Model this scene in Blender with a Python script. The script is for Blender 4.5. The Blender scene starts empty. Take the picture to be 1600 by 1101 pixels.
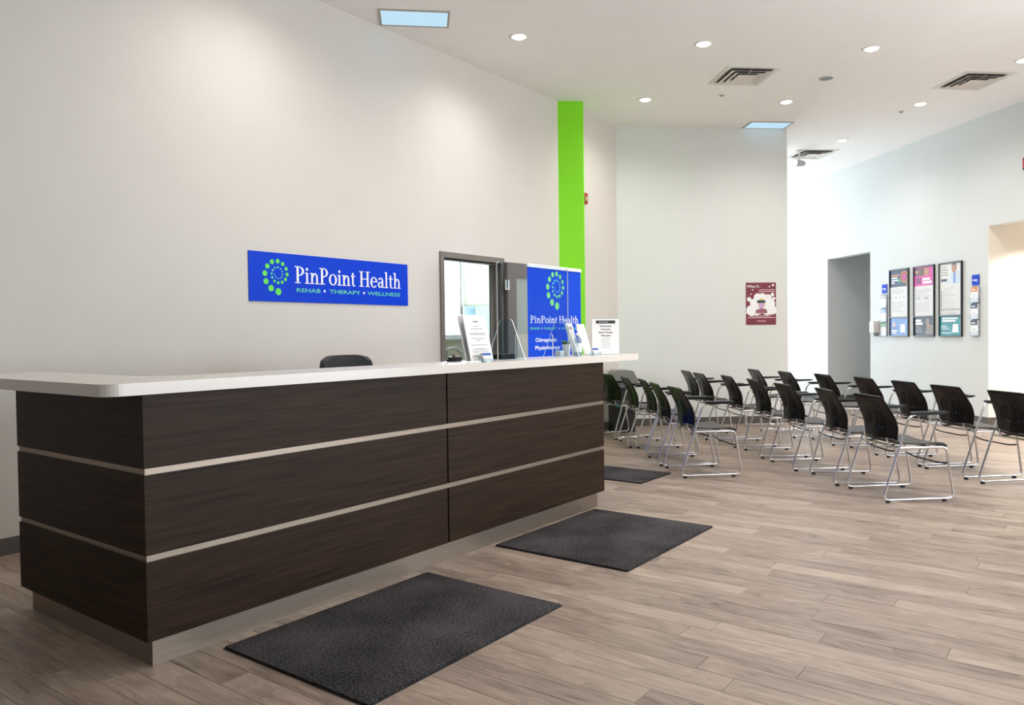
import bpy, bmesh, math, random
from mathutils import Vector, Matrix
random.seed(7)
PI = math.pi
SC = bpy.context.scene
COL = SC.collection

# ------------------------------------------------------------------ camera
cam_d = bpy.data.cameras.new('camera')
cam_d.sensor_width = 36.0
cam_d.lens = 1202.44 / 1600 * 36.0
cam_d.clip_end = 200
cam = bpy.data.objects.new('camera', cam_d)
COL.objects.link(cam)
EYE = Vector((0, 0, 1.28))
pitch, roll = -0.02314565, 0.01263236
fw = Vector((0, math.cos(pitch), math.sin(pitch)))
rt = Vector((1, 0, 0)); dn = fw.cross(rt)
rt2 = math.cos(roll) * rt + math.sin(roll) * dn
dn2 = -math.sin(roll) * rt + math.cos(roll) * dn
M = Matrix((rt2, -dn2, -fw)).transposed().to_4x4()
M.translation = EYE
cam.matrix_world = M
SC.camera = cam

# ------------------------------------------------------------------ exposure, sky
SC.view_settings.view_transform = 'Standard'
SC.view_settings.look = 'None'
SC.view_settings.exposure = 0.22
SC.view_settings.gamma = 1.0
SC.view_settings.use_curve_mapping = False
wd = bpy.data.worlds.new('overcast_sky'); SC.world = wd
wd.use_nodes = True
wd.node_tree.nodes['Background'].inputs[0].default_value = (0.86, 0.94, 1.0, 1)
wd.node_tree.nodes['Background'].inputs[1].default_value = 2.2

# ------------------------------------------------------------------ frames of reference (metres)
DESK_HEAD = math.radians(52.9404)     # direction of the desk front and of the left wall
RW_HEAD = math.radians(98.2112)       # direction of the right wall, away from the camera
P0 = Vector((-1.422, 2.986, 0))       # front left corner of the desk plinth
U = Vector((math.cos(DESK_HEAD), math.sin(DESK_HEAD), 0))
V = Vector((-math.sin(DESK_HEAD), math.cos(DESK_HEAD), 0))
WV = 2.26                             # left wall plane, measured from the desk front
CZ = 4.1024                           # ceiling height
R1 = Vector((6.392, 9.616, 0))        # a point of the right wall
RS = Vector((math.cos(RW_HEAD), math.sin(RW_HEAD), 0))
RN = Vector((math.sin(RW_HEAD), -math.cos(RW_HEAD), 0))   # into the wall (away from the room)
Q0 = Vector((1.472, 10.544, 0)); Q1 = Vector((3.868, 10.787, 0))
Q_HEAD = math.atan2(Q1.y - Q0.y, Q1.x - Q0.x)
def UV(u, v, z=0): return P0 + U * u + V * v + Vector((0, 0, z))
def RWP(s, n=0, z=0): return R1 + RS * s + RN * n + Vector((0, 0, z))
RW_FRONT = RW_HEAD + PI               # local x runs to the viewer's right along the right wall, y into the wall

# ------------------------------------------------------------------ large area lights (daylight at the windows; recess and storefront tilted up to brighten the ceiling)
def area(name, loc, direction, sx, sy, power, colr):
    l = bpy.data.lights.new(name, 'AREA'); l.shape = 'RECTANGLE'; l.size = sx; l.size_y = sy
    l.energy = power; l.color = colr
    o = bpy.data.objects.new(name, l); COL.objects.link(o)
    o.location = loc
    o.rotation_euler = Vector(direction).to_track_quat('-Z', 'Y').to_euler()
    return o
DAY = (0.84, 0.93, 1.0)
END_S = 6.9
area('daylight_recess', RWP(END_S - .06, -2.6, 1.75), -RS + Vector((0, 0, .35)), 3.6, 2.7, 270, DAY)
area('daylight_office', Vector((-0.75, 12.8, 2.1)), (0.05, -1, -.1), 3.3, 1.5, 330, DAY)
area('daylight_storefront', RWP(-8.5, -.06, 1.65), -RN + Vector((0, 0, 1.1)), 7.4, 2.6, 600, (0.95, 0.975, 1.0))
SPOT_W = 84.0
SPOT_COL = (1.0, 0.965, 0.925)

# ================================================================== helpers
def lin(h):
    h = h.lstrip('#'); c = [int(h[i:i + 2], 16) / 255 for i in (0, 2, 4)]
    return tuple(x / 12.92 if x <= .04045 else ((x + .055) / 1.055) ** 2.4 for x in c) + (1,)
MATS = {}
def mat(name, hexc, rough=.5, metal=0, var=.04, scale=12, bump=0, bscale=60, emit=0, coat=0, spec=None, stretch=None, head=None):
    if name in MATS: return MATS[name]
    m = bpy.data.materials.new(name); m.use_nodes = True
    nt = m.node_tree; b = nt.nodes['Principled BSDF']; c = lin(hexc)
    b.inputs['Roughness'].default_value = rough; b.inputs['Metallic'].default_value = metal
    if coat: b.inputs['Coat Weight'].default_value = coat
    if spec is not None: b.inputs['Specular IOR Level'].default_value = spec
    tc = nt.nodes.new('ShaderNodeTexCoord'); src = tc.outputs['Object']
    if stretch:
        mp = nt.nodes.new('ShaderNodeMapping'); mp.inputs['Scale'].default_value = stretch
        nt.links.new(src, mp.inputs[0]); src = mp.outputs[0]
    n = nt.nodes.new('ShaderNodeTexNoise'); n.inputs['Scale'].default_value = scale; n.inputs['Detail'].default_value = 4
    nt.links.new(src, n.inputs['Vector'])
    r = nt.nodes.new('ShaderNodeValToRGB')
    r.color_ramp.elements[0].position = .3; r.color_ramp.elements[1].position = .7
    r.color_ramp.elements[0].color = tuple(x * (1 - var) for x in c[:3]) + (1,)
    r.color_ramp.elements[1].color = tuple(min(1, x * (1 + var)) for x in c[:3]) + (1,)
    nt.links.new(n.outputs['Fac'], r.inputs[0]); nt.links.new(r.outputs[0], b.inputs['Base Color'])
    if bump:
        n2 = nt.nodes.new('ShaderNodeTexNoise'); n2.inputs['Scale'].default_value = bscale; n2.inputs['Detail'].default_value = 3
        nt.links.new(src, n2.inputs['Vector'])
        bp = nt.nodes.new('ShaderNodeBump'); bp.inputs['Strength'].default_value = bump; bp.inputs['Distance'].default_value = .004
        nt.links.new(n2.outputs['Fac'], bp.inputs['Height']); nt.links.new(bp.outputs[0], b.inputs['Normal'])
    if emit:
        nt.links.new(r.outputs[0], b.inputs['Emission Color']); b.inputs['Emission Strength'].default_value = emit
    MATS[name] = m; return m
def emis(name, hexc, strength):
    if name in MATS: return MATS[name]
    m = bpy.data.materials.new(name); m.use_nodes = True; nt = m.node_tree
    nt.nodes.remove(nt.nodes['Principled BSDF'])
    e = nt.nodes.new('ShaderNodeEmission'); e.inputs[0].default_value = lin(hexc); e.inputs[1].default_value = strength
    nt.links.new(e.outputs[0], nt.nodes['Material Output'].inputs[0]); MATS[name] = m; return m
def clear(name, hexc='ffffff', gloss=.12, tint=.97, rough=.02, milk=0.0):
    if name in MATS: return MATS[name]
    m = bpy.data.materials.new(name); m.use_nodes = True; nt = m.node_tree
    nt.nodes.remove(nt.nodes['Principled BSDF'])
    t = nt.nodes.new('ShaderNodeBsdfTransparent'); c = lin(hexc); t.inputs[0].default_value = tuple(x * tint for x in c[:3]) + (1,)
    g = nt.nodes.new('ShaderNodeBsdfGlossy'); g.inputs['Roughness'].default_value = rough
    lw = nt.nodes.new('ShaderNodeLayerWeight'); lw.inputs[0].default_value = gloss
    mx = nt.nodes.new('ShaderNodeMixShader')
    nt.links.new(lw.outputs['Fresnel'], mx.inputs[0]); nt.links.new(t.outputs[0], mx.inputs[1]); nt.links.new(g.outputs[0], mx.inputs[2])
    out = mx
    if milk:
        d = nt.nodes.new('ShaderNodeBsdfDiffuse'); d.inputs[0].default_value = c
        m2 = nt.nodes.new('ShaderNodeMixShader'); m2.inputs[0].default_value = milk
        nt.links.new(mx.outputs[0], m2.inputs[1]); nt.links.new(d.outputs[0], m2.inputs[2]); out = m2
    nt.links.new(out.outputs[0], nt.nodes['Material Output'].inputs[0]); MATS[name] = m; return m

class MB:
    """collects shapes; build() links them as ONE mesh object"""
    def __init__(s): s.v = []; s.f = []; s.mi = []; s.sm = []
    def add(s, vs, fs, mi=0, smooth=False):
        o = len(s.v); s.v += [tuple(x) for x in vs]
        for f in fs: s.f.append([i + o for i in f]); s.mi.append(mi); s.sm.append(smooth)
        return s
    def box(s, x0, x1, y0, y1, z0, z1, mi=0, bev=0):
        if bev:
            bm = bmesh.new(); bmesh.ops.create_cube(bm, size=1)
            for p in bm.verts: p.co = Vector(((x0 + x1) / 2 + p.co.x * (x1 - x0), (y0 + y1) / 2 + p.co.y * (y1 - y0), (z0 + z1) / 2 + p.co.z * (z1 - z0)))
            bmesh.ops.bevel(bm, geom=bm.edges[:], offset=bev, segments=2, affect='EDGES', profile=.6)
            bm.verts.index_update()
            s.add([p.co[:] for p in bm.verts], [[p.index for p in f.verts] for f in bm.faces], mi); bm.free(); return s
        vs = [(x, y, z) for z in (z0, z1) for y in (y0, y1) for x in (x0, x1)]
        return s.add(vs, [(0, 2, 3, 1), (4, 5, 7, 6), (0, 1, 5, 4), (2, 6, 7, 3), (0, 4, 6, 2), (1, 3, 7, 5)], mi)
    def prism(s, poly, a0, a1, axis='z', mi=0, capmi=None, smooth=False):
        """polygon extruded along an axis; poly in the other two coordinates (xy / xz / yz)"""
        n = len(poly); mk = {'z': lambda p, a: (p[0], p[1], a), 'y': lambda p, a: (p[0], a, p[1]), 'x': lambda p, a: (a, p[0], p[1])}[axis]
        vs = [mk(p, a0) for p in poly] + [mk(p, a1) for p in poly]
        s.add(vs, [[i, (i + 1) % n, (i + 1) % n + n, i + n] for i in range(n)], mi, smooth)
        s.add(vs, [list(range(n))[::-1], list(range(n, 2 * n))], mi if capmi is None else capmi); return s
    def lathe(s, prof, c=(0, 0, 0), seg=20, mi=0, axis='z', smooth=True, cap=True):
        vs = []; fs = []
        for r, h in prof:
            for k in range(seg):
                a = 2 * PI * k / seg; p = (r * math.cos(a), r * math.sin(a), h)
                if axis == 'y': p = (p[0], h, p[1])
                if axis == 'x': p = (h, p[0], p[1])
                vs.append((p[0] + c[0], p[1] + c[1], p[2] + c[2]))
        for i in range(len(prof) - 1):
            for k in range(seg):
                k2 = (k + 1) % seg; fs.append((i * seg + k, i * seg + k2, (i + 1) * seg + k2, (i + 1) * seg + k))
        s.add(vs, fs, mi, smooth)
        if cap: s.add(vs, [list(range(seg))[::-1], [(len(prof) - 1) * seg + k for k in range(seg)]], mi)
        return s
    def tube(s, pts, r, seg=8, mi=0, closed=False):
        P = [Vector(p) for p in pts]; n = len(P); vs = []; fs = []; up = None
        for i in range(n):
            a = P[(i - 1) % n] if (closed or i > 0) else P[0]; b = P[(i + 1) % n] if (closed or i < n - 1) else P[-1]
            t = (b - a).normalized()
            if up is None:
                up = Vector((0, 0, 1)) if abs(t.z) < .9 else Vector((1, 0, 0))
            x = up.cross(t)
            if x.length < 1e-4: x = Vector((1, .3, .2)).cross(t)
            x.normalize(); up = t.cross(x)
            for k in range(seg):
                q = 2 * PI * k / seg; vs.append(P[i] + (x * math.cos(q) + up * math.sin(q)) * r)
        for i in range(n if closed else n - 1):
            j = (i + 1) % n
            for k in range(seg): fs.append((i * seg + k, i * seg + (k + 1) % seg, j * seg + (k + 1) % seg, j * seg + k))
        s.add(vs, fs, mi, True)
        if not closed: s.add(vs, [list(range(seg))[::-1], [(n - 1) * seg + k for k in range(seg)]], mi)
        return s
    def disc(s, cx, cz, r, y, seg=18, mi=0, rx=None):
        rx = rx or r
        return s.add([(cx + rx * math.cos(2 * PI * k / seg), y, cz + r * math.sin(2 * PI * k / seg)) for k in range(seg)], [list(range(seg))], mi)
    def quad(s, x0, x1, z0, z1, y, mi=0): return s.add([(x0, y, z0), (x1, y, z0), (x1, y, z1), (x0, y, z1)], [(0, 1, 2, 3)], mi)
    def build(s, name, mats, parent=None, loc=None, rz=None, bevel=0, label=None):
        me = bpy.data.meshes.new(name)
        used = [(f, i, m) for f, i, m in zip(s.f, s.mi, s.sm)]
        me.from_pydata(s.v, [], s.f)
        for m in (mats if isinstance(mats, (list, tuple)) else [mats]): me.materials.append(m)
        me.polygons.foreach_set('material_index', s.mi); me.polygons.foreach_set('use_smooth', s.sm); me.update()
        o = bpy.data.objects.new(name, me); COL.objects.link(o)
        if parent is not None: o.parent = parent
        if loc is not None: o.location = loc
        if rz is not None: o.rotation_euler = (0, 0, rz)
        if bevel:
            b = o.modifiers.new('edge', 'BEVEL'); b.width = bevel; b.segments = 2; b.limit_method = 'ANGLE'
        if label: o['label'] = label
        return o
def fillet(pts, r, n=5):
    out = [Vector(pts[0])]
    for i in range(1, len(pts) - 1):
        p, a, b = Vector(pts[i]), Vector(pts[i - 1]), Vector(pts[i + 1])
        rr = r[i] if isinstance(r, dict) and i in r else (r if not isinstance(r, dict) else .03)
        d = min(rr, (a - p).length * .49, (b - p).length * .49)
        s, e = p + (a - p).normalized() * d, p + (b - p).normalized() * d
        for k in range(n + 1):
            t = k / n; out.append(s * (1 - t) ** 2 + p * 2 * t * (1 - t) + e * t * t)
    out.append(Vector(pts[-1])); return out
def thing(name, label, cat, loc=(0, 0, 0), rz=0, group=None):
    o = bpy.data.objects.new(name, None); o.empty_display_size = .1; COL.objects.link(o)
    o.location = loc; o.rotation_euler = (0, 0, rz); o['label'] = label; o['category'] = cat
    if group: o['group'] = group
    return o
def tag(o, label, cat, group=None):
    o['label'] = label; o['category'] = cat
    if group: o['group'] = group
    return o
def struct(o): o['kind'] = 'structure'; return o
def dup(root, loc, rz, label):
    r = root.copy(); COL.objects.link(r); r.location = loc; r.rotation_euler = (0, 0, rz); r['label'] = label
    for ch in list(root.children):
        if ch.type == 'LIGHT': continue
        c = ch.copy(); COL.objects.link(c); c.parent = r
        for g in ch.children:
            d = g.copy(); COL.objects.link(d); d.parent = c
    return r
def text(mb, body, x, z, y, height=None, width=None, align='LEFT', mi=0, bold=0.0):
    """flat lettering in the local xz plane; height = cap height, width = total width"""
    cu = bpy.data.curves.new('txt', 'FONT'); cu.body = body; cu.size = 1; cu.fill_mode = 'FRONT'; cu.offset = bold; cu.resolution_u = 3
    to = bpy.data.objects.new('txt', cu); COL.objects.link(to)
    dg = bpy.context.evaluated_depsgraph_get(); me = to.evaluated_get(dg).to_mesh()
    vs = [p.co.copy() for p in me.vertices]; fs = [list(p.vertices) for p in me.polygons]
    to.evaluated_get(dg).to_mesh_clear(); bpy.data.objects.remove(to); bpy.data.curves.remove(cu)
    if not vs: return
    x0 = min(p.x for p in vs); x1 = max(p.x for p in vs)
    sz = (height / .729) if height else width / (x1 - x0); sx = width / (x1 - x0) if width else sz
    w = (x1 - x0) * sx; ox = {'LEFT': x, 'CENTER': x - w / 2, 'RIGHT': x - w}[align]
    mb.add([(ox + (p.x - x0) * sx, y, z + p.y * sz) for p in vs], fs, mi)
# --- serif lettering drawn from strokes
def serif_word(mb, word, x, z, y, cap, width, mi=0):
    polys = []; cur = 0
    def rect(a, b, c, d): polys.append([(cur + a, b), (cur + c, b), (cur + c, d), (cur + a, d)])
    def ring(cx, cy, rx, ry, tx, ty, a0, a1, n=14):
        for k in range(n):
            p, q = [math.radians(a0 + (a1 - a0) * (k + e) / n) for e in (0, 1)]
            polys.append([(cur + cx + (rx - tx) * math.cos(p), cy + (ry - ty) * math.sin(p)), (cur + cx + rx * math.cos(p), cy + ry * math.sin(p)),
                          (cur + cx + rx * math.cos(q), cy + ry * math.sin(q)), (cur + cx + (rx - tx) * math.cos(q), cy + (ry - ty) * math.sin(q))])
    for c in word:
        if c == ' ': cur += .26; continue
        if c == 'P':
            rect(.13, 0, .28, 1); rect(0, 0, .42, .05); rect(0, .95, .32, 1); rect(.28, .45, .34, .51)
            ring(.32, .725, .34, .275, .15, .055, -90, 90); adv = .72
        elif c == 'i': rect(.09, 0, .22, .66); rect(0, 0, .32, .05); rect(0, .6, .1, .65); mb_d = [(cur + .155 + .085 * math.cos(k * PI / 6), .86 + .085 * math.sin(k * PI / 6)) for k in range(12)]; polys.append(mb_d); adv = .36
        elif c == 'n' or c == 'h':
            rect(.09, 0, .22, .66 if c == 'n' else 1.05); rect(0, 0, .31, .05); rect(0, .6 if c == 'n' else .99, .1, .65 if c == 'n' else 1.04)
            ring(.36, .4, .22, .26, .13, .08, 0, 180); rect(.45, 0, .58, .4); rect(.37, 0, .67, .05); adv = .69
        elif c == 'o': ring(.31, .33, .31, .35, .14, .055, 0, 360, 24); adv = .66
        elif c == 't': rect(.11, .12, .24, .84); rect(0, .6, .38, .655); ring(.28, .13, .17, .14, .13, .06, 180, 310, 8); adv = .42
        elif c == 'H':
            for q in (.13, .65): rect(q, 0, q + .15, 1); rect(q - .11, 0, q + .26, .05); rect(q - .11, .95, q + .26, 1)
            rect(.28, .48, .65, .535); adv = .96
        elif c == 'e': ring(.3, .33, .3, .35, .14, .055, 0, 318, 22); rect(.1, .34, .59, .395); adv = .63
        elif c == 'a': rect(.35, .04, .48, .46); rect(.42, 0, .58, .05); ring(.26, .45, .22, .22, .13, .06, 0, 160, 9); ring(.23, .19, .22, .2, .13, .05, 0, 360, 18); adv = .6
        elif c == 'l': rect(.09, 0, .22, 1.05); rect(0, 0, .32, .05); rect(0, .99, .1, 1.04); adv = .36
        else: adv = .4
        cur += adv
    sx = width / (cur - .04)
    for p in polys: mb.add([(x + a * sx, y, z + b * cap) for a, b in p], [list(range(len(p)))], mi)

# ================================================================== materials
M_WALL = mat('wall_paint', 'd2ccc5', .85, var=.012, scale=3, bump=.03, bscale=180)
M_WALLR = mat('wall_paint_cool', 'dfe1df', .85, var=.012, scale=3, bump=.03, bscale=180)
M_CEIL = mat('ceiling_paint', 'f6f3f0', .9, var=.01, scale=3)
M_GREEN = mat('green_paint', '86e508', .6, var=.02, scale=3)
M_CREAM = mat('cream_paint', 'f4efe6', .85, var=.015, scale=3)
M_TAUPE = mat('taupe_paint', 'c4c0bb', .85, var=.015, scale=3)
M_BASE = mat('rubber_base', '5a5652', .6, var=.05, scale=20)
M_STEEL = mat('brushed_steel', '94877b', .45, 1, var=.12, scale=4, stretch=(1.2, 60, 60))
M_CHROME = mat('chrome', 'e6e6ea', .12, 1, var=.02)
M_BLACKP = mat('black_plastic', '0b0a0b', .3, var=.1, scale=30, spec=.27)
M_SEAT = mat('charcoal_seat', '3a3836', .5, var=.12, scale=90, bump=.25, bscale=400)
M_RUBB = mat('black_rubber', '0c0c0c', .6)
M_COUNTER = mat('white_quartz', 'd6cec7', .22, var=.03, scale=220)
M_BLUE = mat('sign_blue', '003ccc', .5, var=.02, spec=.15)
M_BLUEB = mat('banner_blue', '0048d6', .5, var=.02, spec=.15)
M_WHITEP = mat('white_print', 'f4f4f6', .5, var=.01)
M_PAPER = mat('paper', 'e9e7e5', .7, var=.012)
M_LIME = mat('lime_print', '5fdc45', .5, var=.02)
M_MINT = mat('mint_print', '5fd3a8', .5, var=.02)
M_GREY = mat('grey_ink', '8a8a8e', .7)
M_LGREY = mat('light_grey_ink', 'bcbcc0', .7)
M_INK = mat('dark_ink', '2c2c30', .7)
M_WHITEMETAL = mat('white_enamel', 'e3e0da', .4, var=.02)
M_FRAMEB = mat('black_frame', '17171a', .35)
M_DOORW = mat('grey_brown_veneer', '7d706a', .45, var=.14, scale=5, stretch=(14, 14, 1))
M_DOORF = mat('grey_door_frame', '777069', .45, var=.03)
M_FABRIC = mat('charcoal_fabric', '3c3a3c', .85, var=.15, scale=120, bump=.3, bscale=300)

def wood_mat():
    m = bpy.data.materials.new('espresso_wood'); m.use_nodes = True; nt = m.node_tree; b = nt.nodes['Principled BSDF']
    b.inputs['Roughness'].default_value = .5; b.inputs['Specular IOR Level'].default_value = .15
    tc = nt.nodes.new('ShaderNodeTexCoord'); mp = nt.nodes.new('ShaderNodeMapping'); mp.inputs['Scale'].default_value = (.9, .9, 26)
    nt.links.new(tc.outputs['Object'], mp.inputs[0])
    n = nt.nodes.new('ShaderNodeTexNoise'); n.inputs['Scale'].default_value = 2.2; n.inputs['Detail'].default_value = 7; n.inputs['Roughness'].default_value = .62; n.inputs['Distortion'].default_value = .4
    nt.links.new(mp.outputs[0], n.inputs['Vector'])
    r = nt.nodes.new('ShaderNodeValToRGB'); e = r.color_ramp.elements
    e[0].position = .3; e[0].color = lin('170d07'); e[1].position = .72; e[1].color = lin('3a281a')
    nt.links.new(n.outputs['Fac'], r.inputs[0]); nt.links.new(r.outputs[0], b.inputs['Base Color'])
    bp = nt.nodes.new('ShaderNodeBump'); bp.inputs['Strength'].default_value = .12; bp.inputs['Distance'].default_value = .002
    nt.links.new(n.outputs['Fac'], bp.inputs['Height']); nt.links.new(bp.outputs[0], b.inputs['Normal'])
    return m
M_WOOD = wood_mat()

def plank_mat():
    m = bpy.data.materials.new('vinyl_plank'); m.use_nodes = True; nt = m.node_tree; b = nt.nodes['Principled BSDF']
    b.inputs['Roughness'].default_value = .36
    at = nt.nodes.new('ShaderNodeAttribute'); at.attribute_name = 'tone'
    tc = nt.nodes.new('ShaderNodeTexCoord')
    off = nt.nodes.new('ShaderNodeVectorMath'); off.operation = 'MULTIPLY_ADD'
    cmb = nt.nodes.new('ShaderNodeCombineXYZ')
    for i in range(3): nt.links.new(at.outputs['Fac'], cmb.inputs[i])
    off.inputs[1].default_value = (37, 53, 11); nt.links.new(cmb.outputs[0], off.inputs[0]); nt.links.new(tc.outputs['Object'], off.inputs[2])
    def noise(sc, scale, det, dist=0, ro=.55):
        mp = nt.nodes.new('ShaderNodeMapping'); mp.inputs['Scale'].default_value = sc; nt.links.new(off.outputs[0], mp.inputs[0])
        n = nt.nodes.new('ShaderNodeTexNoise'); n.inputs['Scale'].default_value = scale; n.inputs['Detail'].default_value = det
        n.inputs['Distortion'].default_value = dist; n.inputs['Roughness'].default_value = ro
        nt.links.new(mp.outputs[0], n.inputs['Vector']); return n
    grain = noise((30, 1.1, 1), 1.2, 8, 1.6, .7); cloud = noise((4, 1.1, 1), 1.6, 5, 2.2, .6)
    rings = noise((7, .8, 1), 1.0, 2, .3)      # cathedral figure: contours of a stretched field
    def mathn(op, a, bb):
        k = nt.nodes.new('ShaderNodeMath'); k.operation = op
        for i, q in enumerate((a, bb)):
            if isinstance(q, (int, float)): k.inputs[i].default_value = q
            else: nt.links.new(q, k.inputs[i])
        return k.outputs[0]
    s1 = mathn('ADD', mathn('MULTIPLY', grain.outputs['Fac'], .36), mathn('MULTIPLY', cloud.outputs['Fac'], .46))
    fr = mathn('FRACT', mathn('MULTIPLY', rings.outputs['Fac'], 13.0), 0)
    s2 = mathn('ADD', s1, mathn('MULTIPLY', fr, .10))
    s3 = mathn('ADD', s2, mathn('MULTIPLY', at.outputs['Fac'], .16))
    r = nt.nodes.new('ShaderNodeValToRGB'); e = r.color_ramp.elements
    e[0].position = .34; e[0].color = lin('55473d'); e[1].position = .78; e[1].color = lin('b3a191')
    k = r.color_ramp.elements.new(.46); k.color = lin('817064'); k = r.color_ramp.elements.new(.6); k.color = lin('9a887a')
    nt.links.new(s3, r.inputs[0]); nt.links.new(r.outputs[0], b.inputs['Base Color'])
    bp = nt.nodes.new('ShaderNodeBump'); bp.inputs['Strength'].default_value = .15; bp.inputs['Distance'].default_value = .001
    nt.links.new(grain.outputs['Fac'], bp.inputs['Height']); nt.links.new(bp.outputs[0], b.inputs['Normal'])
    rr = nt.nodes.new('ShaderNodeMapRange'); rr.inputs[3].default_value = .3; rr.inputs[4].default_value = .5
    nt.links.new(grain.outputs['Fac'], rr.inputs[0]); nt.links.new(rr.outputs[0], b.inputs['Roughness'])
    return m
M_PLANK = plank_mat()
def mat_carpet():
    m = bpy.data.materials.new('charcoal_carpet'); m.use_nodes = True; nt = m.node_tree; b = nt.nodes['Principled BSDF']
    b.inputs['Roughness'].default_value = .95; b.inputs['Specular IOR Level'].default_value = .1
    tc = nt.nodes.new('ShaderNodeTexCoord')
    n = nt.nodes.new('ShaderNodeTexNoise'); n.inputs['Scale'].default_value = 95; n.inputs['Detail'].default_value = 5; n.inputs['Roughness'].default_value = .75
    n3 = nt.nodes.new('ShaderNodeTexNoise'); n3.inputs['Scale'].default_value = 2.5; n3.inputs['Detail'].default_value = 3
    for q in (n, n3): nt.links.new(tc.outputs['Object'], q.inputs['Vector'])
    ad = nt.nodes.new('ShaderNodeMath'); ad.operation = 'MULTIPLY_ADD'; ad.inputs[1].default_value = .35
    nt.links.new(n3.outputs['Fac'], ad.inputs[0]); nt.links.new(n.outputs['Fac'], ad.inputs[2])
    r = nt.nodes.new('ShaderNodeValToRGB'); e = r.color_ramp.elements
    e[0].position = .55; e[0].color = lin('111011'); e[1].position = .86; e[1].color = lin('5e5a5b')
    nt.links.new(ad.outputs[0], r.inputs[0]); nt.links.new(r.outputs[0], b.inputs['Base Color'])
    bp = nt.nodes.new('ShaderNodeBump'); bp.inputs['Strength'].default_value = .9; bp.inputs['Distance'].default_value = .006
    nt.links.new(n.outputs['Fac'], bp.inputs['Height']); nt.links.new(bp.outputs[0], b.inputs['Normal'])
    return m
M_CARPET = mat_carpet()
M_GLASS = clear('window_glass', 'f2fbff', .1, .96)
M_ACRYL = clear('acrylic_sheet', 'f4fbff', .06, .95)
M_AEDGE = clear('acrylic_edge', 'ffffff', .3, .9, milk=.9)

def blind_mat():
    m = mat('blind_cloth', 'efeee2', .9, var=.02); nt = m.node_tree
    b = nt.nodes['Principled BSDF']; tr = nt.nodes.new('ShaderNodeBsdfTranslucent'); tr.inputs[0].default_value = lin('efeee2')
    mx = nt.nodes.new('ShaderNodeMixShader'); mx.inputs[0].default_value = .26
    nt.links.new(b.outputs[0], mx.inputs[1]); nt.links.new(tr.outputs[0], mx.inputs[2]); nt.links.new(mx.outputs[0], nt.nodes['Material Output'].inputs[0])
    return m
# ================================================================== the room shell
def wall_boxes(segs, y0, y1):
    mb = MB()
    for x0, x1, z0, z1 in segs: mb.box(x0, x1, y0, y1, z0, z1)
    return mb
# floor: sub-floor slab, nearest planks one by one, the rest joined
floor = struct(MB().box(-12, 18, -8, 24, -.2, -.004).build('floor', mat('subfloor', '3c332c', .8)))
PW, PL = .127, 1.22
def px(p):
    d = Vector(p) - EYE; z = d.dot(fw)
    if z < .25: return None
    return 800 + 1202.44 * d.dot(rt2) / z, 550.5 + 1202.44 * d.dot(dn2) / z, z
near, far = [], []
nrows = int(17.5 / PW)
for i in range(nrows):
    u0 = -4.0 + i * PW; ph = random.random() * PL
    for j in range(-14, 4):
        v0 = j * PL + ph - .0; v1 = v0 + PL
        v1 = min(v1, WV - .002)
        if v1 - v0 < .05: continue
        c = UV(u0 + PW / 2, (v0 + v1) / 2)
        if (c - R1).dot(RN) > 2.3 or c.y > 16.4: continue
        inside = (-.1 < u0 + PW / 2 < 3.5 and 0 < (v0 + v1) / 2 < 1.0)
        pr = [px(UV(a, b)) for a in (u0, u0 + PW) for b in (v0, v0 + (v1 - v0) / 2, v1)]
        vis = [q for q in pr if q and -30 < q[0] < 1630 and -30 < q[1] < 1131]
        t = random.random()
        size = PW * (v1 - v0) * 1.28 / c.length ** 3
        rec = (u0, v0, v1, t)
        if vis and not inside: near.append((size, rec))
        else: far.append(rec)
near.sort(key=lambda q: -q[0])
far += [q[1] for q in near[300:]]
def plank_geo(mb, u0, v0, v1):
    g, b = .0006, .0012
    x0, x1, y0, y1 = u0 + g, u0 + PW - g, v0 + g, v1 - g
    lo = [(x0, y0, -.0038), (x1, y0, -.0038), (x1, y1, -.0038), (x0, y1, -.0038)]
    mid = [(p[0], p[1], -.0012) for p in lo]
    top = [(x0 + b, y0 + b, 0), (x1 - b, y0 + b, 0), (x1 - b, y1 - b, 0), (x0 + b, y1 - b, 0)]
    fs = [(8, 9, 10, 11)]
    for k in range(4):
        k2 = (k + 1) % 4; fs += [(k, k2, 4 + k2, 4 + k), (4 + k, 4 + k2, 8 + k2, 8 + k)]
    mb.add(lo + mid + top, fs)
def set_tone(o, tones):
    a = o.data.attributes.new('tone', 'FLOAT', 'FACE')
    a.data.foreach_set('value', tones)
for _, (u0, v0, v1, t) in near[:300]:
    mb = MB(); plank_geo(mb, u0, v0, v1)
    o = mb.build('plank', M_PLANK, floor, P0, DESK_HEAD); set_tone(o, [t] * len(mb.f))
mb = MB(); tl = []
for u0, v0, v1, t in far:
    plank_geo(mb, u0, v0, v1); tl += [t] * 9
o = mb.build('planks_farther', M_PLANK, floor, P0, DESK_HEAD); set_tone(o, tl); o['kind'] = 'stuff'

struct(MB().box(-1.5, 10.5, WV + .002, 9.5, -.0038, -.0005).build('floor_office', mat('office_carpet', '8d877c', .9, var=.1, scale=60), None, P0, DESK_HEAD))
struct(MB().box(-14, 18, -8, 24, CZ, CZ + .2).build('ceiling', M_CEIL))
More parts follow.
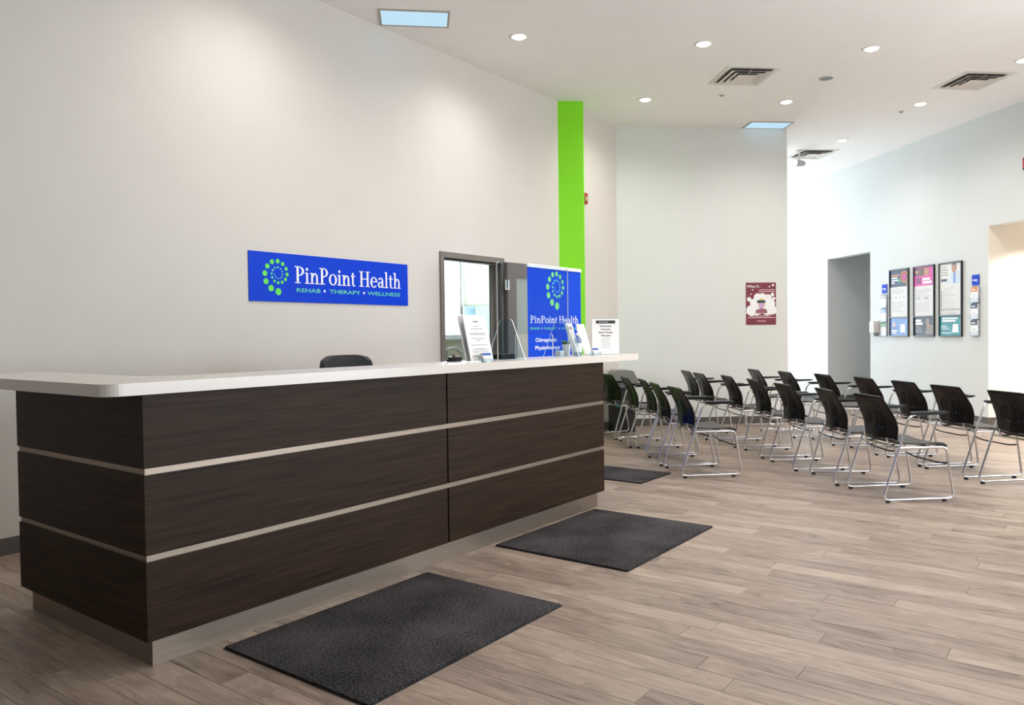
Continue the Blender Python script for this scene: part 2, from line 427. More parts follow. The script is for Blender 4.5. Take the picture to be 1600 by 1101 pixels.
# left wall with the door opening (desk frame: x along the wall, y into the wall)
LW0, LW1 = -11.0, 8.1
D0, D1, DZ = 4.225, 5.155, 2.06
T = .14
struct(wall_boxes([(LW0, D0, 0, CZ), (D1, LW1, 0, CZ), (D0, D1, DZ, CZ)], WV, WV + T).build('wall_left', M_WALL, None, P0, DESK_HEAD))
struct(wall_boxes([(LW0, 4.165, 0, .103), (5.215, 6.33, 0, .103), (6.76, 7.70, 0, .103)], WV - .012, WV).build('baseboard_left', M_BASE, None, P0, DESK_HEAD, bevel=.003))
# green column face standing out of the left wall
ga, gb = UV(6.331, WV), Vector((0.899, 9.429, 0))
gc = UV(6.62, WV); gd = gb + (gc - ga) * .8
gp = [(p.x, p.y) for p in (ga, gb, UV(6.70, 2.12), UV(6.75, WV))]
struct(MB().prism(gp, 0, CZ).build('trim_1', M_GREEN))
# far wall with the poster (its own frame)
QL = (Q1 - Q0).length
struct(MB().box(-.1, QL, 0, 2.4, 0, CZ).build('wall_far', M_WALLR, None, Q0, Q_HEAD))
struct(MB().box(.02, QL, -.012, 0, 0, .103).box(QL, QL + .012, -.012, 2.4, 0, .103).build('baseboard_far', M_BASE, None, Q0, Q_HEAD, bevel=.003))
# right wall with two openings (frame: x = -s towards the camera, y into the wall)
DK0, DK1, DKZ = -4.451, -3.167, 2.576
AL0, AL1, ALZ = -.58, 2.6, 2.633
TR = .16
struct(wall_boxes([(-9.5, DK0, 0, CZ), (DK1, AL0, 0, CZ), (AL1, 4.5, 0, CZ), (12.5, 17, 0, CZ), (4.5, 12.5, 0, .3), (4.5, 12.5, 3.1, CZ), (DK0, DK1, DKZ, CZ), (AL0, AL1, ALZ, CZ)], 0, TR).build('wall_right', M_WALLR, None, R1, RW_FRONT))
struct(wall_boxes([(-9.5, DK0, 0, .103), (DK1, AL0, 0, .103), (AL1, 17, 0, .103)], -.012, 0).build('baseboard_right', M_BASE, None, R1, RW_FRONT, bevel=.003))
# dim passage behind the first opening
struct(MB().box(DK0 - .12, DK0, TR, 2.4, 0, 3.0).box(DK1 + .5, DK1 + .62, TR, 2.4, 0, 3.0).box(DK0 - .12, DK1 + .62, 2.4, 2.52, 0, 3.0).box(DK0 - .12, DK1 + .62, TR, 2.52, 2.9, 3.0).build('wall_passage', M_WALLR, None, R1, RW_FRONT))
struct(MB().box(DK0, DK0 + .012, .0, 2.4, 0, .103).build('baseboard_passage', M_BASE, None, R1, RW_FRONT, bevel=.003))
# cream lit alcove behind the second opening
struct(MB().box(AL0, AL0 + .004, .0, TR, 0, ALZ).box(AL0 - .12, AL0, TR, 2.2, 0, 3.0).box(AL1, AL1 + .12, TR, 2.2, 0, 3.0).box(AL0 - .12, AL1 + .12, 2.2, 2.32, 0, 3.0).box(AL0 - .12, AL1 + .12, TR, 2.32, 2.75, 3.0).build('wall_alcove', M_CREAM, None, R1, RW_FRONT))
struct(MB().box(AL0, AL0 + .012, .0, 2.2, 0, .103).box(AL0, AL1, 2.188, 2.2, 0, .103).build('baseboard_alcove', M_BASE, None, R1, RW_FRONT, bevel=.003))

def window(name, width, z0, z1, loc, rz, mullions, fr='white_enamel', depth=.09):
    w = bpy.data.objects.new(name, None); COL.objects.link(w); w.location = loc; w.rotation_euler = (0, 0, rz); struct(w)
    mf = M_WHITEMETAL if fr == 'white_enamel' else M_DOORF
    f = .05
    MB().box(0, width, -depth / 2, depth / 2, z0, z0 + f).box(0, width, -depth / 2, depth / 2, z1 - f, z1).box(0, f, -depth / 2, depth / 2, z0 + f, z1 - f).box(width - f, width, -depth / 2, depth / 2, z0 + f, z1 - f).build('window_frame', mf, w, bevel=.004)
    xs = [f] + [width * k for k in mullions] + [width - f]
    for k in mullions: MB().box(width * k - .025, width * k + .025, -depth / 2, depth / 2, z0 + f, z1 - f).build('mullion', mf, w, bevel=.004)
    for a, b in zip(xs[:-1], xs[1:]): MB().box(a + .002, b - .002, -.004, .004, z0 + f, z1 - f).build('pane', M_GLASS, w)
    return w
# recess behind the far wall: end wall nearly all window
EL = 6.2
struct(wall_boxes([(0, .5, 0, CZ), (4.6, EL, 0, CZ), (.5, 4.6, 0, .35), (.5, 4.6, 3.15, CZ)], 0, .2).build('wall_recess', M_WALLR, None, RWP(END_S, -EL), Q_HEAD * 0 + RW_HEAD - PI / 2))
window('window_2', 4.1, .35, 3.15, RWP(END_S, -EL) + Vector((math.cos(RW_HEAD - PI / 2), math.sin(RW_HEAD - PI / 2), 0)) * .5 + RS * .1, RW_HEAD - PI / 2, [.25, .5, .75])
# back office seen through the door
OW = Vector((-4.2, 11.95, 0)); OH = math.radians(3)
struct(wall_boxes([(0, 1.7, 0, CZ), (5.2, 7.0, 0, CZ), (1.7, 5.2, 0, 1.24), (1.7, 5.2, 2.75, CZ)], 0, .2).build('wall_office', mat('office_paint', 'd9d3b6', .85, var=.01, scale=3), None, OW, OH))
struct(MB().box(-4.5, -4.3, 2.6, 12.2, 0, CZ).build('wall_office_side', M_WALL))
w1 = window('window_1', 3.5, 1.24, 2.75, OW + Vector((math.cos(OH), math.sin(OH), 0)) * 1.7 + Vector((0, .1, 0)), OH, [.49])
bl = MB(); bl.box(1.74, 3.42, -.075, -.07, 1.755, 2.74); bl.lathe([(.03, 1.74), (.03, 3.42)], (0, -.085, 2.72), 12, axis='x')
bl.box(1.74, 3.42, -.08, -.065, 1.74, 1.76)
bl.build('roller_blind', blind_mat(), w1)
struct(MB().box(1.6, 5.3, -.06, .02, 1.2, 1.24).build('trim_2', M_WHITEMETAL, None, OW, OH, bevel=.004))
# rear and side walls of the room, behind the camera
struct(wall_boxes([(-9.8, 9.6, 0, CZ)], 0, .2).build('wall_rear', mat('rear_low_bounce_paint', '8a817a', .85, var=.01, scale=3), None, (0, -6.2, 0), 0))  # unseen wall, coloured dark to cut bounce light on the desk side
window('window_3', 8.0, .3, 3.1, RWP(-4.5, .08), RW_FRONT, [.2, .4, .6, .8], 'grey')

# ================================================================== door in the left wall
dr = bpy.data.objects.new('door_1', None); COL.objects.link(dr); dr.location = P0; dr.rotation_euler = (0, 0, DESK_HEAD); struct(dr)
mb = MB()
for a, b in ((D0 - .055, D0), (D1, D1 + .055)): mb.box(a, b, WV - .02, WV + T + .02, 0, DZ + .06)
mb.box(D0, D1, WV - .02, WV + T + .02, DZ, DZ + .06)
mb.box(D1 - .016, D1, WV + .05, WV + .09, 0, DZ).box(D0, D0 + .016, WV + .05, WV + .09, 0, DZ).box(D0, D1, WV + .05, WV + .09, DZ - .016, DZ)
mb.build('door_frame', M_DOORF, dr, bevel=.003)
# leaf swung right back against the wall; local x from the hinge
leaf = bpy.data.objects.new('door_leaf', None)
lw, lh = .92, 2.075
mb = MB(); st = .15
mb.box(0, st, 0, .045, .01, lh).box(lw - st, lw, 0, .045, .01, lh).box(st, lw - st, 0, .045, .01, .35).box(st, lw - st, 0, .045, lh - .16, lh)
leaf = mb.build('door_leaf', M_DOORW, dr, (D1 + .035, WV - .075, 0), math.radians(-4), bevel=.002)
MB().box(st, lw - st, .016, .029, .35, lh - .16).build('glass_lite', clear('frosted_lite', 'd9dbd0', .1, .9, .2, milk=.6), leaf)
h = MB()
h.box(-.045, .03, -.006, .0, 1.77, 1.88).lathe([(.009, 1.78), (.009, 1.88)], (-.008, -.012, 0), 10)
h.build('hinge', M_CHROME, leaf)
h = MB(); h.box(-.02, .004, -.012, .0, .3, .4).lathe([(.009, .3), (.009, .4)], (-.008, -.012, 0), 10); h.build('hinge', M_CHROME, leaf)
h = MB(); h.lathe([(.026, -.012), (.026, 0)], (lw - .07, 0, 1.0), 16, axis='y').tube(fillet([(lw - .07, -.01, 1.0), (lw - .07, -.06, 1.0), (lw - .19, -.06, 1.0)], .02), .009)
h.build('lever_handle', M_CHROME, leaf)

# ================================================================== reception desk
desk = thing('reception_desk', 'long dark espresso reception desk with steel reveal strips and kick plate', 'desk', P0, DESK_HEAD)
X0, X1, YF, YB = -.038, 3.43, -.038, 1.14
SEAM = 1.697; TH = .02; ZB = [(.112, .421), (.447, .757), (.783, 1.068)]
AW = .42      # depth of the return arm
for z0, z1 in ZB:
    MB().prism([(X0 + .0003, YF), (SEAM - .0055, YF), (SEAM - .0055, YF + TH), (X0 + TH + .0003, YF + TH)], z0, z1).build('front_panel', M_WOOD, desk, bevel=.0008)
    MB().box(SEAM + .0055, X1 - TH, YF, YF + TH, z0, z1).build('front_panel', M_WOOD, desk, bevel=.0015)
    MB().prism([(X0, YF + .0003), (X0 + TH, YF + TH + .0003), (X0 + TH, YB), (X0, YB)], z0, z1).build('side_panel', M_WOOD, desk, bevel=.0008)
    MB().box(X1 - TH, X1, YF, YF + .6, z0, z1).build('side_panel', M_WOOD, desk, bevel=.0015)
mb = MB(); mb.box(X0 + TH + .012, X1 - TH - .012, YF + TH + .012, .24, .112, 1.068); mb.box(X0 + TH + .012, AW, .24, YB - .01, .112, 1.068); mb.box(X1 - .3, X1 - TH - .012, .24, .555, .112, 1.068)
mb.build('carcass', mat('dark_carcass', '15110f', .7), desk)
for z0, z1 in ((.421, .447), (.757, .783)):
    mb = MB(); mb.box(X0 + .008, X1 - .008, YF + .008, YF + TH + .012, z0, z1); mb.box(X0 + .008, X0 + TH + .012, YF + TH + .012, YB - .004, z0, z1); mb.box(X1 - TH - .012, X1 - .008, YF + TH + .012, YF + .595, z0, z1)
    mb.build('reveal_strip', M_STEEL, desk)
mb = MB(); mb.box(0, 3.39, 0, .016, .0, .112); mb.box(0, .016, .016, 1.11, 0, .112); mb.box(3.374, 3.39, .016, .52, 0, .112)
mb.build('kick_plate', M_STEEL, desk)
mb = MB(); mb.box(.016, 3.37, .02, .3, 0.0, .112); mb.box(.016, .4, .3, 1.1, 0.0, .112); mb.build('plinth', mat('dark_carcass', '15110f', .7), desk)
# countertop
def arc(cx, cy, r, a0, a1, n=8): return [(cx + r * math.cos(math.radians(a0 + (a1 - a0) * k / n)), cy + r * math.sin(math.radians(a0 + (a1 - a0) * k / n))) for k in range(n + 1)]
CB = .30
outline = arc(-.13, -.01, .07, 180, 270) + arc(3.90, -.07, .01, 270, 360, 3) + arc(3.90, CB - .01, .01, 0, 90, 3) + arc(.2 + .2, CB + .2, .2, 270, 180) + arc(.19, 1.41, .01, 0, 90, 3) + arc(-.19, 1.41, .01, 90, 180, 3)
ct = MB().prism(outline, 1.0705, 1.117, 'z').build('countertop', M_COUNTER, None, P0, DESK_HEAD, bevel=.003)
tag(ct, 'white quartz countertop with rounded corner overhanging the dark reception desk', 'countertop')
ZC = 1.1172

# ================================================================== wall sign and banner
DOTS = [(2.26, 1.646, .0276), (2.192, 1.672, .0253), (2.146, 1.724, .0231), (2.137, 1.787, .0221), (2.161, 1.844, .0201), (2.204, 1.88, .0192), (2.258, 1.888, .0184), (2.305, 1.869, .0164), (2.337, 1.832, .0155), (2.345, 1.787, .0155), (2.329, 1.747, .0144), (2.297, 1.723, .0133), (2.259, 1.717, .0122), (2.224, 1.729, .0112), (2.204, 1.757, .0101), (2.2, 1.787, .0091), (2.21, 1.815, .0091), (2.23, 1.835, .0081), (2.258, 1.839, .0082), (2.283, 1.829, .0072), (2.299, 1.809, .0067), (2.303, 1.788, .0062), (2.297, 1.769, .0062), (2.282, 1.756, .0056), (2.262, 1.751, .0051), (2.243, 1.756, .0051), (2.231, 1.771, .0046), (2.229, 1.787, .0041)]
sg = thing('wall_sign', 'wide blue sign board with white lettering on the wall behind the desk', 'sign', UV(1.993, WV - .0085, 1.566), DESK_HEAD)
SW, SH = 3.716 - 1.993, 1.955 - 1.566
MB().box(0, SW, 0, .008, 0, SH).build('board', M_BLUE, sg, bevel=.001)
mb = MB()
for i, (u, z, r) in enumerate(DOTS): mb.disc(u - 1.993, z - 1.566, r * 1.02, -.0015, mi=0 if i < 14 else 1)
mb.build('dot_logo', [M_LIME, M_MINT], sg)
def title(parent, x, z, y, cap, W):
    for wd_, a, b in (('PinPoint', 0, 4.58 / 8.5), ('Health', 4.88 / 8.5, 3.62 / 8.5)):
        mb = MB(); serif_word(mb, wd_, x + a * W, z, y, cap, b * W); mb.build('title_word', M_WHITEP, parent)
title(sg, 2.42 - 1.993, 1.7225 - 1.566, -.0015, .1375, 3.616 - 2.42)
for wd_, a, b in (('REHAB', 2.437, 2.681), ('THERAPY', 2.775, 3.123), ('WELLNESS', 3.205, 3.609)):
    mb = MB(); text(mb, wd_, a - 1.993, 1.6505 - 1.566, -.0015, .0335, b - a, bold=.012); mb.build('tagline_word', M_MINT, sg)
for u in (2.723, 3.163): MB().disc(u - 1.993, 1.667 - 1.566, .011, -.0015).build('tagline_dot', M_WHITEP, sg)

bn = thing('pull_up_banner', 'tall blue pull-up banner with white top rail standing behind the desk', 'banner', UV(4.195, 1.2, 0), DESK_HEAD)
BW = .915
MB().box(0, BW, -.001, .001, .09, 1.905).build('fabric', M_BLUEB, bn)
MB().box(-.003, BW + .003, -.012, .012, 1.898, 1.93).build('top_rail', M_WHITEP, bn, bevel=.003)
MB().box(-.01, BW + .01, -.06, .06, 0, .09, bev=.012).build('base_cassette', mat('silver_case', 'b8b8ba', .35, .8), bn)
MB().lathe([(.008, .09), (.008, 1.9)], (BW / 2, .016, 0), 10).build('support_pole', M_CHROME, bn)
mb = MB(); k = (1.857 - 1.549) / (1.888 - 1.646)
for i, (u, z, r) in enumerate(DOTS): mb.disc((u - 2.258) * k + 4.675 - 4.195, (z - 1.646) * k + 1.551, r * k * 1.02, -.0025, mi=0 if i < 14 else 1)
mb.build('dot_logo', [mat('pale_lime_print', '7fe27a', .5), mat('pale_mint_print', '6fd6cf', .5)], bn)
title(bn, .034, 1.386, -.0025, .068, .83)
mb = MB(); text(mb, 'Chiropractic', .116, 1.211, -.0025, .036, .355, bold=.02); mb.build('service_word', M_WHITEP, bn)
mb = MB(); text(mb, 'Physiotherapy', .110, 1.138, -.0025, .036, .42, bold=.02); mb.build('service_word', M_WHITEP, bn)
for u in (.22, .52): MB().disc(u, 1.335, .008, -.0025).build('tagline_dot', M_WHITEP, bn)
for wd_, a, b in (('REHAB', .032, .155), ('THERAPY', .25, .225), ('WELLNESS', .55, .27)):
    mb = MB(); text(mb, wd_, a, 1.324, -.0025, .022, b, bold=.02); mb.build('tagline_word', M_MINT, bn)

# ================================================================== floor mats
def floor_mat(u0, u1, v0, v1, label):
    m = thing('floor_mat', label, 'mat', UV((u0 + u1) / 2, (v0 + v1) / 2, 0), DESK_HEAD, 'charcoal floor mats')
    w, d = (u1 - u0) / 2, (v1 - v0) / 2
    MB().box(-w + .006, w - .006, -d + .006, d - .006, .003, .0105).build('carpet_pile', M_CARPET, m)
    e = MB(); e.prism([(-w, -d), (w, -d), (w, d), (-w, d)], .0004, .0035); e.build('rubber_edge', M_RUBB, m, bevel=.001)
    return m
floor_mat(.257, 1.477, -.945, -.075, 'large charcoal mat in front of the left half of the desk')
floor_mat(2.103, 3.269, -.95, -.045, 'charcoal mat in front of the right half of the desk')
floor_mat(4.31, 4.90, .12, 1.05, 'small charcoal mat past the right end of the desk, near the chairs')

# ================================================================== chairs
def make_chair(label):
    t = thing('sled_chair', label, 'chair', (0, 0, 0), 0, 'rows of black waiting chairs')
    r = .0092; W = .262
    for s in (-1, 1):
        y = s * W
        path = fillet([(.07, y, .652), (-.06, y, .648), (-.272, y, .0215), (.285, y, .0215), (.225, y, .405), (-.14, y, .405)], {1: .05, 2: .05, 3: .05, 4: .04}, 5)
        MB().tube(path, r, 8).build('side_frame', M_CHROME, t)
        a = MB()
        a.prism([(-.05, .656), (-.01, .644), (.19, .65), (.235, .662), (.215, .67), (-.02, .671), (-.05, .667)], y - .024 - .004 * s, y + .024 - .004 * s, 'y')
        a.build('armrest', M_BLACKP, t, bevel=.004)
        for x in (-.23, .21): MB().box(x - .014, x + .014, y - .011, y + .011, 0, .016, bev=.003).build('foot', M_RUBB, t)
    MB().tube(fillet([(.242, -W, .285), (.246, -W * .6, .268), (.246, W * .6, .268), (.242, W, .285)], .12, 6), .0062, 8).build('crossbar', M_RUBB, t)
    for x in (-.135, .1): MB().tube([(x, -W, .405), (x, W, .405)], r, 8).build('seat_rail', M_CHROME, t)
    for y in (-.15, .15): MB().tube(fillet([(-.02, y, .418), (-.16, y, .405), (-.172, y, .47)], .03, 5), r, 8).build('back_bracket', M_CHROME, t)
    # seat shell
    nx, ny = 12, 8; vs = []; g = []
    for i in range(nx + 1):
        fx = i / nx; x = -.17 + .425 * fx
        zc = .428 + .012 * (1 - fx) - .012 * math.sin(PI * min(1, fx * 1.1)) - (.026 * max(0, (fx - .82) / .18) ** 2) + (.02 * max(0, (.12 - fx) / .12))
        hw = .235 - .012 * (1 - fx)
        for j in range(ny + 1):
            q = -1 + 2 * j / ny
            c = 1 - .05 * max(0, (abs(fx - .5) * 2 - .8)) * q * q
            vs.append((x * 1.0, q * hw * c, zc + .012 * abs(q) ** 2.5))
    for i in range(nx):
        for j in range(ny): a = i * (ny + 1) + j; g.append((a, a + 1, a + ny + 2, a + ny + 1))
    o = MB().add(vs, g, 0, True).build('seat', M_SEAT, t)
    sm = o.modifiers.new('shell', 'SOLIDIFY'); sm.thickness = .014; sm.offset = 1
    # back shell with two groups of three slots
    ny, nz = 26, 16; vs = []; g = []
    for i in range(nz + 1):
        f = i / nz; z = .437 + .345 * f
        hw = .21 + .018 * min(1, f / .3) - .034 * max(0, (f - .56) / .44)
        lean = -.168 - .008 * f - .062 * max(0, (f - .42) / .58) ** 1.35
        for j in range(ny + 1):
            q = -1 + 2 * j / ny
            drop = (.004 if f > .97 else 0) * abs(q) ** 8 - .006 * abs(q) ** 4 * (1 if f < .03 else 0)
            vs.append((lean + .04 * q * q * (1 - 1.15 * max(0, f - .3) / .7), q * hw, z - drop))
    for i in range(nz):
        for j in range(ny):
            a = i * (ny + 1) + j
            slot = j in (6, 8, 10, 15, 17, 19) and 5 <= i < (10 if j in (6, 19) else 11)
            if slot: continue
            g.append((a, a + 1, a + ny + 2, a + ny + 1))
    # narrow the slots
    for i in range(nz + 1):
        for j in (6, 8, 10, 15, 17, 19):
            a = i * (ny + 1) + j; p, q = vs[a], vs[a + 1]
            my = (p[1] + q[1]) / 2; vs[a] = (p[0], my + (p[1] - my) * .15, p[2]); vs[a + 1] = (q[0], my + (q[1] - my) * .15, q[2])
    o = MB().add(vs, g, 0, True).build('backrest', M_BLACKP, t)
    sm = o.modifiers.new('shell', 'SOLIDIFY'); sm.thickness = .011; sm.offset = 0
    return t
ORD = ['nearest', 'second', 'third', 'fourth', 'fifth', 'sixth', 'farthest']
cols = {
 'left column beside desk': [(1.51, 6.74, 6), (1.42, 7.36, 2), (1.41, 8.0, 2), (1.31, 8.57, 4), (1.24, 9.22, 24)],
 'middle column': [(2.77, 5.67, 5), (2.67, 6.32, -1), (2.58, 7.0, 4), (2.52, 7.75, 1), (2.45, 8.48, 2), (2.30, 9.12, 5), (2.28, 9.74, 4)],
 'right column by wall': [(3.93, 5.81, 6), (3.85, 6.52, 6), (3.8, 7.17, 4), (3.72, 7.85, 3), (3.57, 8.55, 3), (3.37, 9.2, 3), (3.2, 9.88, 3)]}
chair0 = None
for cname, lst in cols.items():
    for i, (x, y, h) in enumerate(lst):
        a = math.radians(h); f = Vector((math.cos(a), math.sin(a), 0)); l = Vector((-math.sin(a), math.cos(a), 0))
        c = Vector((x, y, 0)) + f * .23 + l * .262
        od = ORD[i] if not (cname.startswith('left') and i == 4) else 'farthest'
        lab = 'black armchair on chrome sled legs, %s from the camera in the %s' % (od, cname)
        if chair0 is None: chair0 = make_chair(lab); chair0.location = c; chair0.rotation_euler = (0, 0, a)
        else: dup(chair0, c, a, lab)

# ================================================================== office chair behind the desk
oc = thing('office_chair', 'charcoal office chair behind the desk, only its backrest top showing', 'chair', UV(2.12, 1.12, 0), DESK_HEAD - .12)
mb = MB()
for k in range(5):
    a = 2 * PI * k / 5 + .3; mb.tube([(0, 0, .11), (.28 * math.cos(a), .28 * math.sin(a), .075)], .018, 8)
    mb.tube([(.28 * math.cos(a), .28 * math.sin(a), .03), (.28 * math.cos(a), .28 * math.sin(a), .085)], .008, 6)
mb.lathe([(.03, .08), (.03, .2), (.02, .2), (.02, .42)], seg=14); mb.build('star_base', M_BLACKP, oc)
for k in range(5):
    a = 2 * PI * k / 5 + .3; c = (.28 * math.cos(a), .28 * math.sin(a), .0275)
    MB().lathe([(.0265, -.02), (.0275, -.014), (.0275, .014), (.0265, .02)], c, 14, axis='x').build('caster', M_RUBB, oc)
MB().box(-.24, .24, -.24, .24, .43, .5, bev=.03).build('seat', M_FABRIC, oc)
vs = []; g = []; n = 16
for i in range(n + 1):
    f = i / n; z = .56 + .59 * f; hw = .2 + .03 * math.sin(PI * f) - .025 * max(0, (f - .9) / .1) ** 2
    for j in range(n + 1):
        q = -1 + 2 * j / n; e = max(0, (f - .93) / .07)
        vs.append((q * hw, .2 + .04 * f - .05 * q * q, z - .03 * e * abs(q) ** 5))
for i in range(n):
    for j in range(n): a = i * (n + 1) + j; g.append((a, a + 1, a + n + 2, a + n + 1))
o = MB().add(vs, g, 0, True).build('backrest', M_FABRIC, oc); sm = o.modifiers.new('pad', 'SOLIDIFY'); sm.thickness = .04; sm.offset = 0
bv = o.modifiers.new('soft', 'BEVEL'); bv.width = .012; bv.segments = 3; bv.limit_method = 'ANGLE'; bv.angle_limit = 1.0
MB().tube(fillet([(0, .1, .42), (0, .26, .44), (0, .245, .75)], .06), .016).build('back_stem', M_BLACKP, oc)

# ================================================================== things on the counter
def slant_holder(name, u, v, w, hgt, lean, label, cat, lines):
    t = thing(name, label, cat, UV(u, v, ZC), DESK_HEAD)
    dy = math.tan(lean) * hgt
    e = MB()  # bent acrylic: foot and leaning back
    e.prism([(0, 0), (.085, 0), (.085, .003), (.004, .003), (dy + .004, hgt), (dy, hgt)], -w / 2 - .003, w / 2 + .003, 'x', 0, 1)
    e.build('acrylic_stand', [M_ACRYL, M_AEDGE], t)
    pm = MB(); n = -.0015
    def pt(x, zz, off=0): return (x, math.tan(lean) * zz - .002 - off, zz)
    z0, z1 = .004, hgt - .002
    pm.add([pt(-w / 2, z0), pt(w / 2, z0), pt(w / 2, z1), pt(-w / 2, z1), pt(-w / 2, z0, -.0012), pt(w / 2, z0, -.0012), pt(w / 2, z1, -.0012), pt(-w / 2, z1, -.0012)],
           [(0, 1, 2, 3), (7, 6, 5, 4), (0, 4, 5, 1), (1, 5, 6, 2), (2, 6, 7, 3), (3, 7, 4, 0)])
    pm.build('sheet', M_PAPER, t)
    if lines:
        lm = MB()
        tmp = MB()
        for kind, zz, ww, hh in lines:
            if kind == 'line': lm.add([pt(-ww / 2, zz, .0008), pt(ww / 2, zz, .0008), pt(ww / 2, zz + hh, .0008), pt(-ww / 2, zz + hh, .0008)], [(0, 1, 2, 3)])
            else:
                tmp = MB(); text(tmp, kind, 0, zz, 0, hh, None, 'CENTER', bold=.015)
                lm.add([pt(p[0], p[2], .0008) for p in tmp.v], tmp.f, 1)
        lm.build('print', [M_GREY, M_INK], t)
    return t
L1 = [('STOP', .238, 0, .014)]
for zz, ww in ((.216, .05), (.2, .11), (.186, .02), (.172, .15), (.164, .15), (.14, .13), (.128, .06), (.1, .16), (.078, .1), (.07, .16), (.058, .15), (.034, .16), (.026, .1)): L1.append(('line', zz, ww, .004))
nh = slant_holder('notice_holder', 2.125, .05, .216, .285, math.radians(13), 'white printed notice leaning in a clear stand, leftmost on the counter', 'sign', L1)
q = MB(); k = math.tan(math.radians(13.5))     # blank sheet behind the notice in the same stand
q.add([(-.117, .033, .004), (.083, .033, .004), (.083, .033 + k * .286, .29), (-.117, .033 + k * .286, .29), (-.117, .0345, .004), (.083, .0345, .004), (.083, .0345 + k * .286, .29), (-.117, .0345 + k * .286, .29)], [(0, 1, 2, 3), (7, 6, 5, 4), (0, 4, 5, 1), (1, 5, 6, 2), (2, 6, 7, 3), (3, 7, 4, 0)])
q.build('blank_back_sheet', M_PAPER, nh)
def card_holder(u, v, label):
    t = thing('card_holder', label, 'holder', UV(u, v, ZC), DESK_HEAD, 'business card holders on the counter')
    mb = MB(); mb.box(-.048, .048, -.02, .025, 0, .003).box(-.048, .048, -.02, -.017, .003, .022).box(-.048, .048, .022, .025, .003, .05).box(-.048, -.045, -.02, .025, .003, .03).box(.045, .048, -.02, .025, .003, .03)
    mb.build('tray', M_ACRYL, t)
    c = MB(); c.add([(-.043, -.012, .004), (.043, -.012, .004), (.043, .004, .004), (-.043, .004, .004), (-.043, .004, .054), (.043, .004, .054), (.043, .018, .054), (-.043, .018, .054)],
          [(3, 2, 1, 0), (4, 5, 6, 7), (0, 1, 5, 4), (2, 3, 7, 6), (1, 2, 6, 5), (3, 0, 4, 7)])
    c.build('cards', mat('card_stock', 'd9d2c9', .6), t)
    q = MB(); q.add([(-.042, -.004, .028), (.042, -.004, .028), (.042, .0035, .0538), (-.042, .0035, .0538)], [(0, 1, 2, 3)]); q.build('blue_band', mat('card_blue', '2b57a8', .5), t)
card_holder(2.10, -.005, 'business cards with a blue band in front of the leftmost notice')
card_holder(3.475, .055, 'business cards with a blue band in front of the white leaflets')
# sneeze guard
gd_ = thing('sneeze_guard', 'clear acrylic sneeze guard with two tapered feet and a low pass-through', 'screen', UV(2.355, .11, ZC), DESK_HEAD)
GW, GH = .83, .635
def rrect(x0, x1, z0, z1, r, top_only=False):
    p = [(x0, z0), (x1, z0)] + arc(x1 - r, z1 - r, r, 0, 90, 5) + arc(x0 + r, z1 - r, r, 90, 180, 5); return p
poly = [(0, 0), (.19, 0)] + arc(.19 + .02, .145, .02, 180, 90, 4) + arc(.63 - .02, .145, .02, 90, 0, 4) + [(.63, 0), (GW, 0)] + arc(GW - .025, GH - .025, .025, 0, 90, 4) + arc(.025, GH - .025, .025, 90, 180, 4)
MB().prism(poly, -.004, .004, 'y', 1, 0).build('sheet', [M_ACRYL, M_AEDGE], gd_)
for x in (.09, .735):
    MB().prism([(-.155, 0), (.155, 0), (.05, .255), (.035, .262), (-.035, .262), (-.05, .255)], x - .003, x + .003, 'x', 1, 0).build('foot', [M_ACRYL, M_AEDGE], gd_)
# tabletop notice on the right
t = thing('upright_notice', 'white notice with dark heading standing at the right end of the counter', 'sign', UV(3.69, .09, ZC), math.radians(18))
w, hh = .23, .275
MB().box(-w / 2, w / 2, 0, .004, 0.002, hh).build('sheet', M_PAPER, t)
mb = MB(); mb.box(-w / 2 - .003, w / 2 + .003, .0045, .0075, 0, hh + .004); mb.box(-w / 2 - .003, w / 2 + .003, -.03, .06, 0, .002); mb.build('acrylic_stand', M_ACRYL, t)
mb = MB(); mb.quad(-.082, .082, hh - .035, hh - .011, -.001, 0)
for i, s in enumerate(('Physiotherapy', 'Chiropractic', 'Massage Therapy', 'Naturopath')): text(mb, s, 0, hh - .06 - .0245 * i, -.001, .0125, None, 'CENTER', 2, bold=.02)
for i in range(6): mb.quad(-.042 + .004 * (i % 2), .042 - .003 * (i % 3), hh - .155 - .014 * i, hh - .151 - .014 * i, -.001, 1)
for i in range(5): mb.quad(-.055 + i * .016, -.043 + i * .016, hh - .026, hh - .021, -.0015, 1)
mb.build('print', [M_INK, M_LGREY, mat('mid_grey_ink', '303035', .7)], t)
# leaflets in slanted holders
slant_holder('leaflet_holder', 3.50, .13, .11, .24, math.radians(18), 'white leaflets leaning in a clear holder beside the upright notice', 'leaflets', [])
slant_holder('leaflet_holder', 3.50, .24, .1, .245, math.radians(16), 'white leaflets in the holder behind, beside the green potted plant', 'leaflets', [('line', .2, .05, .02)])
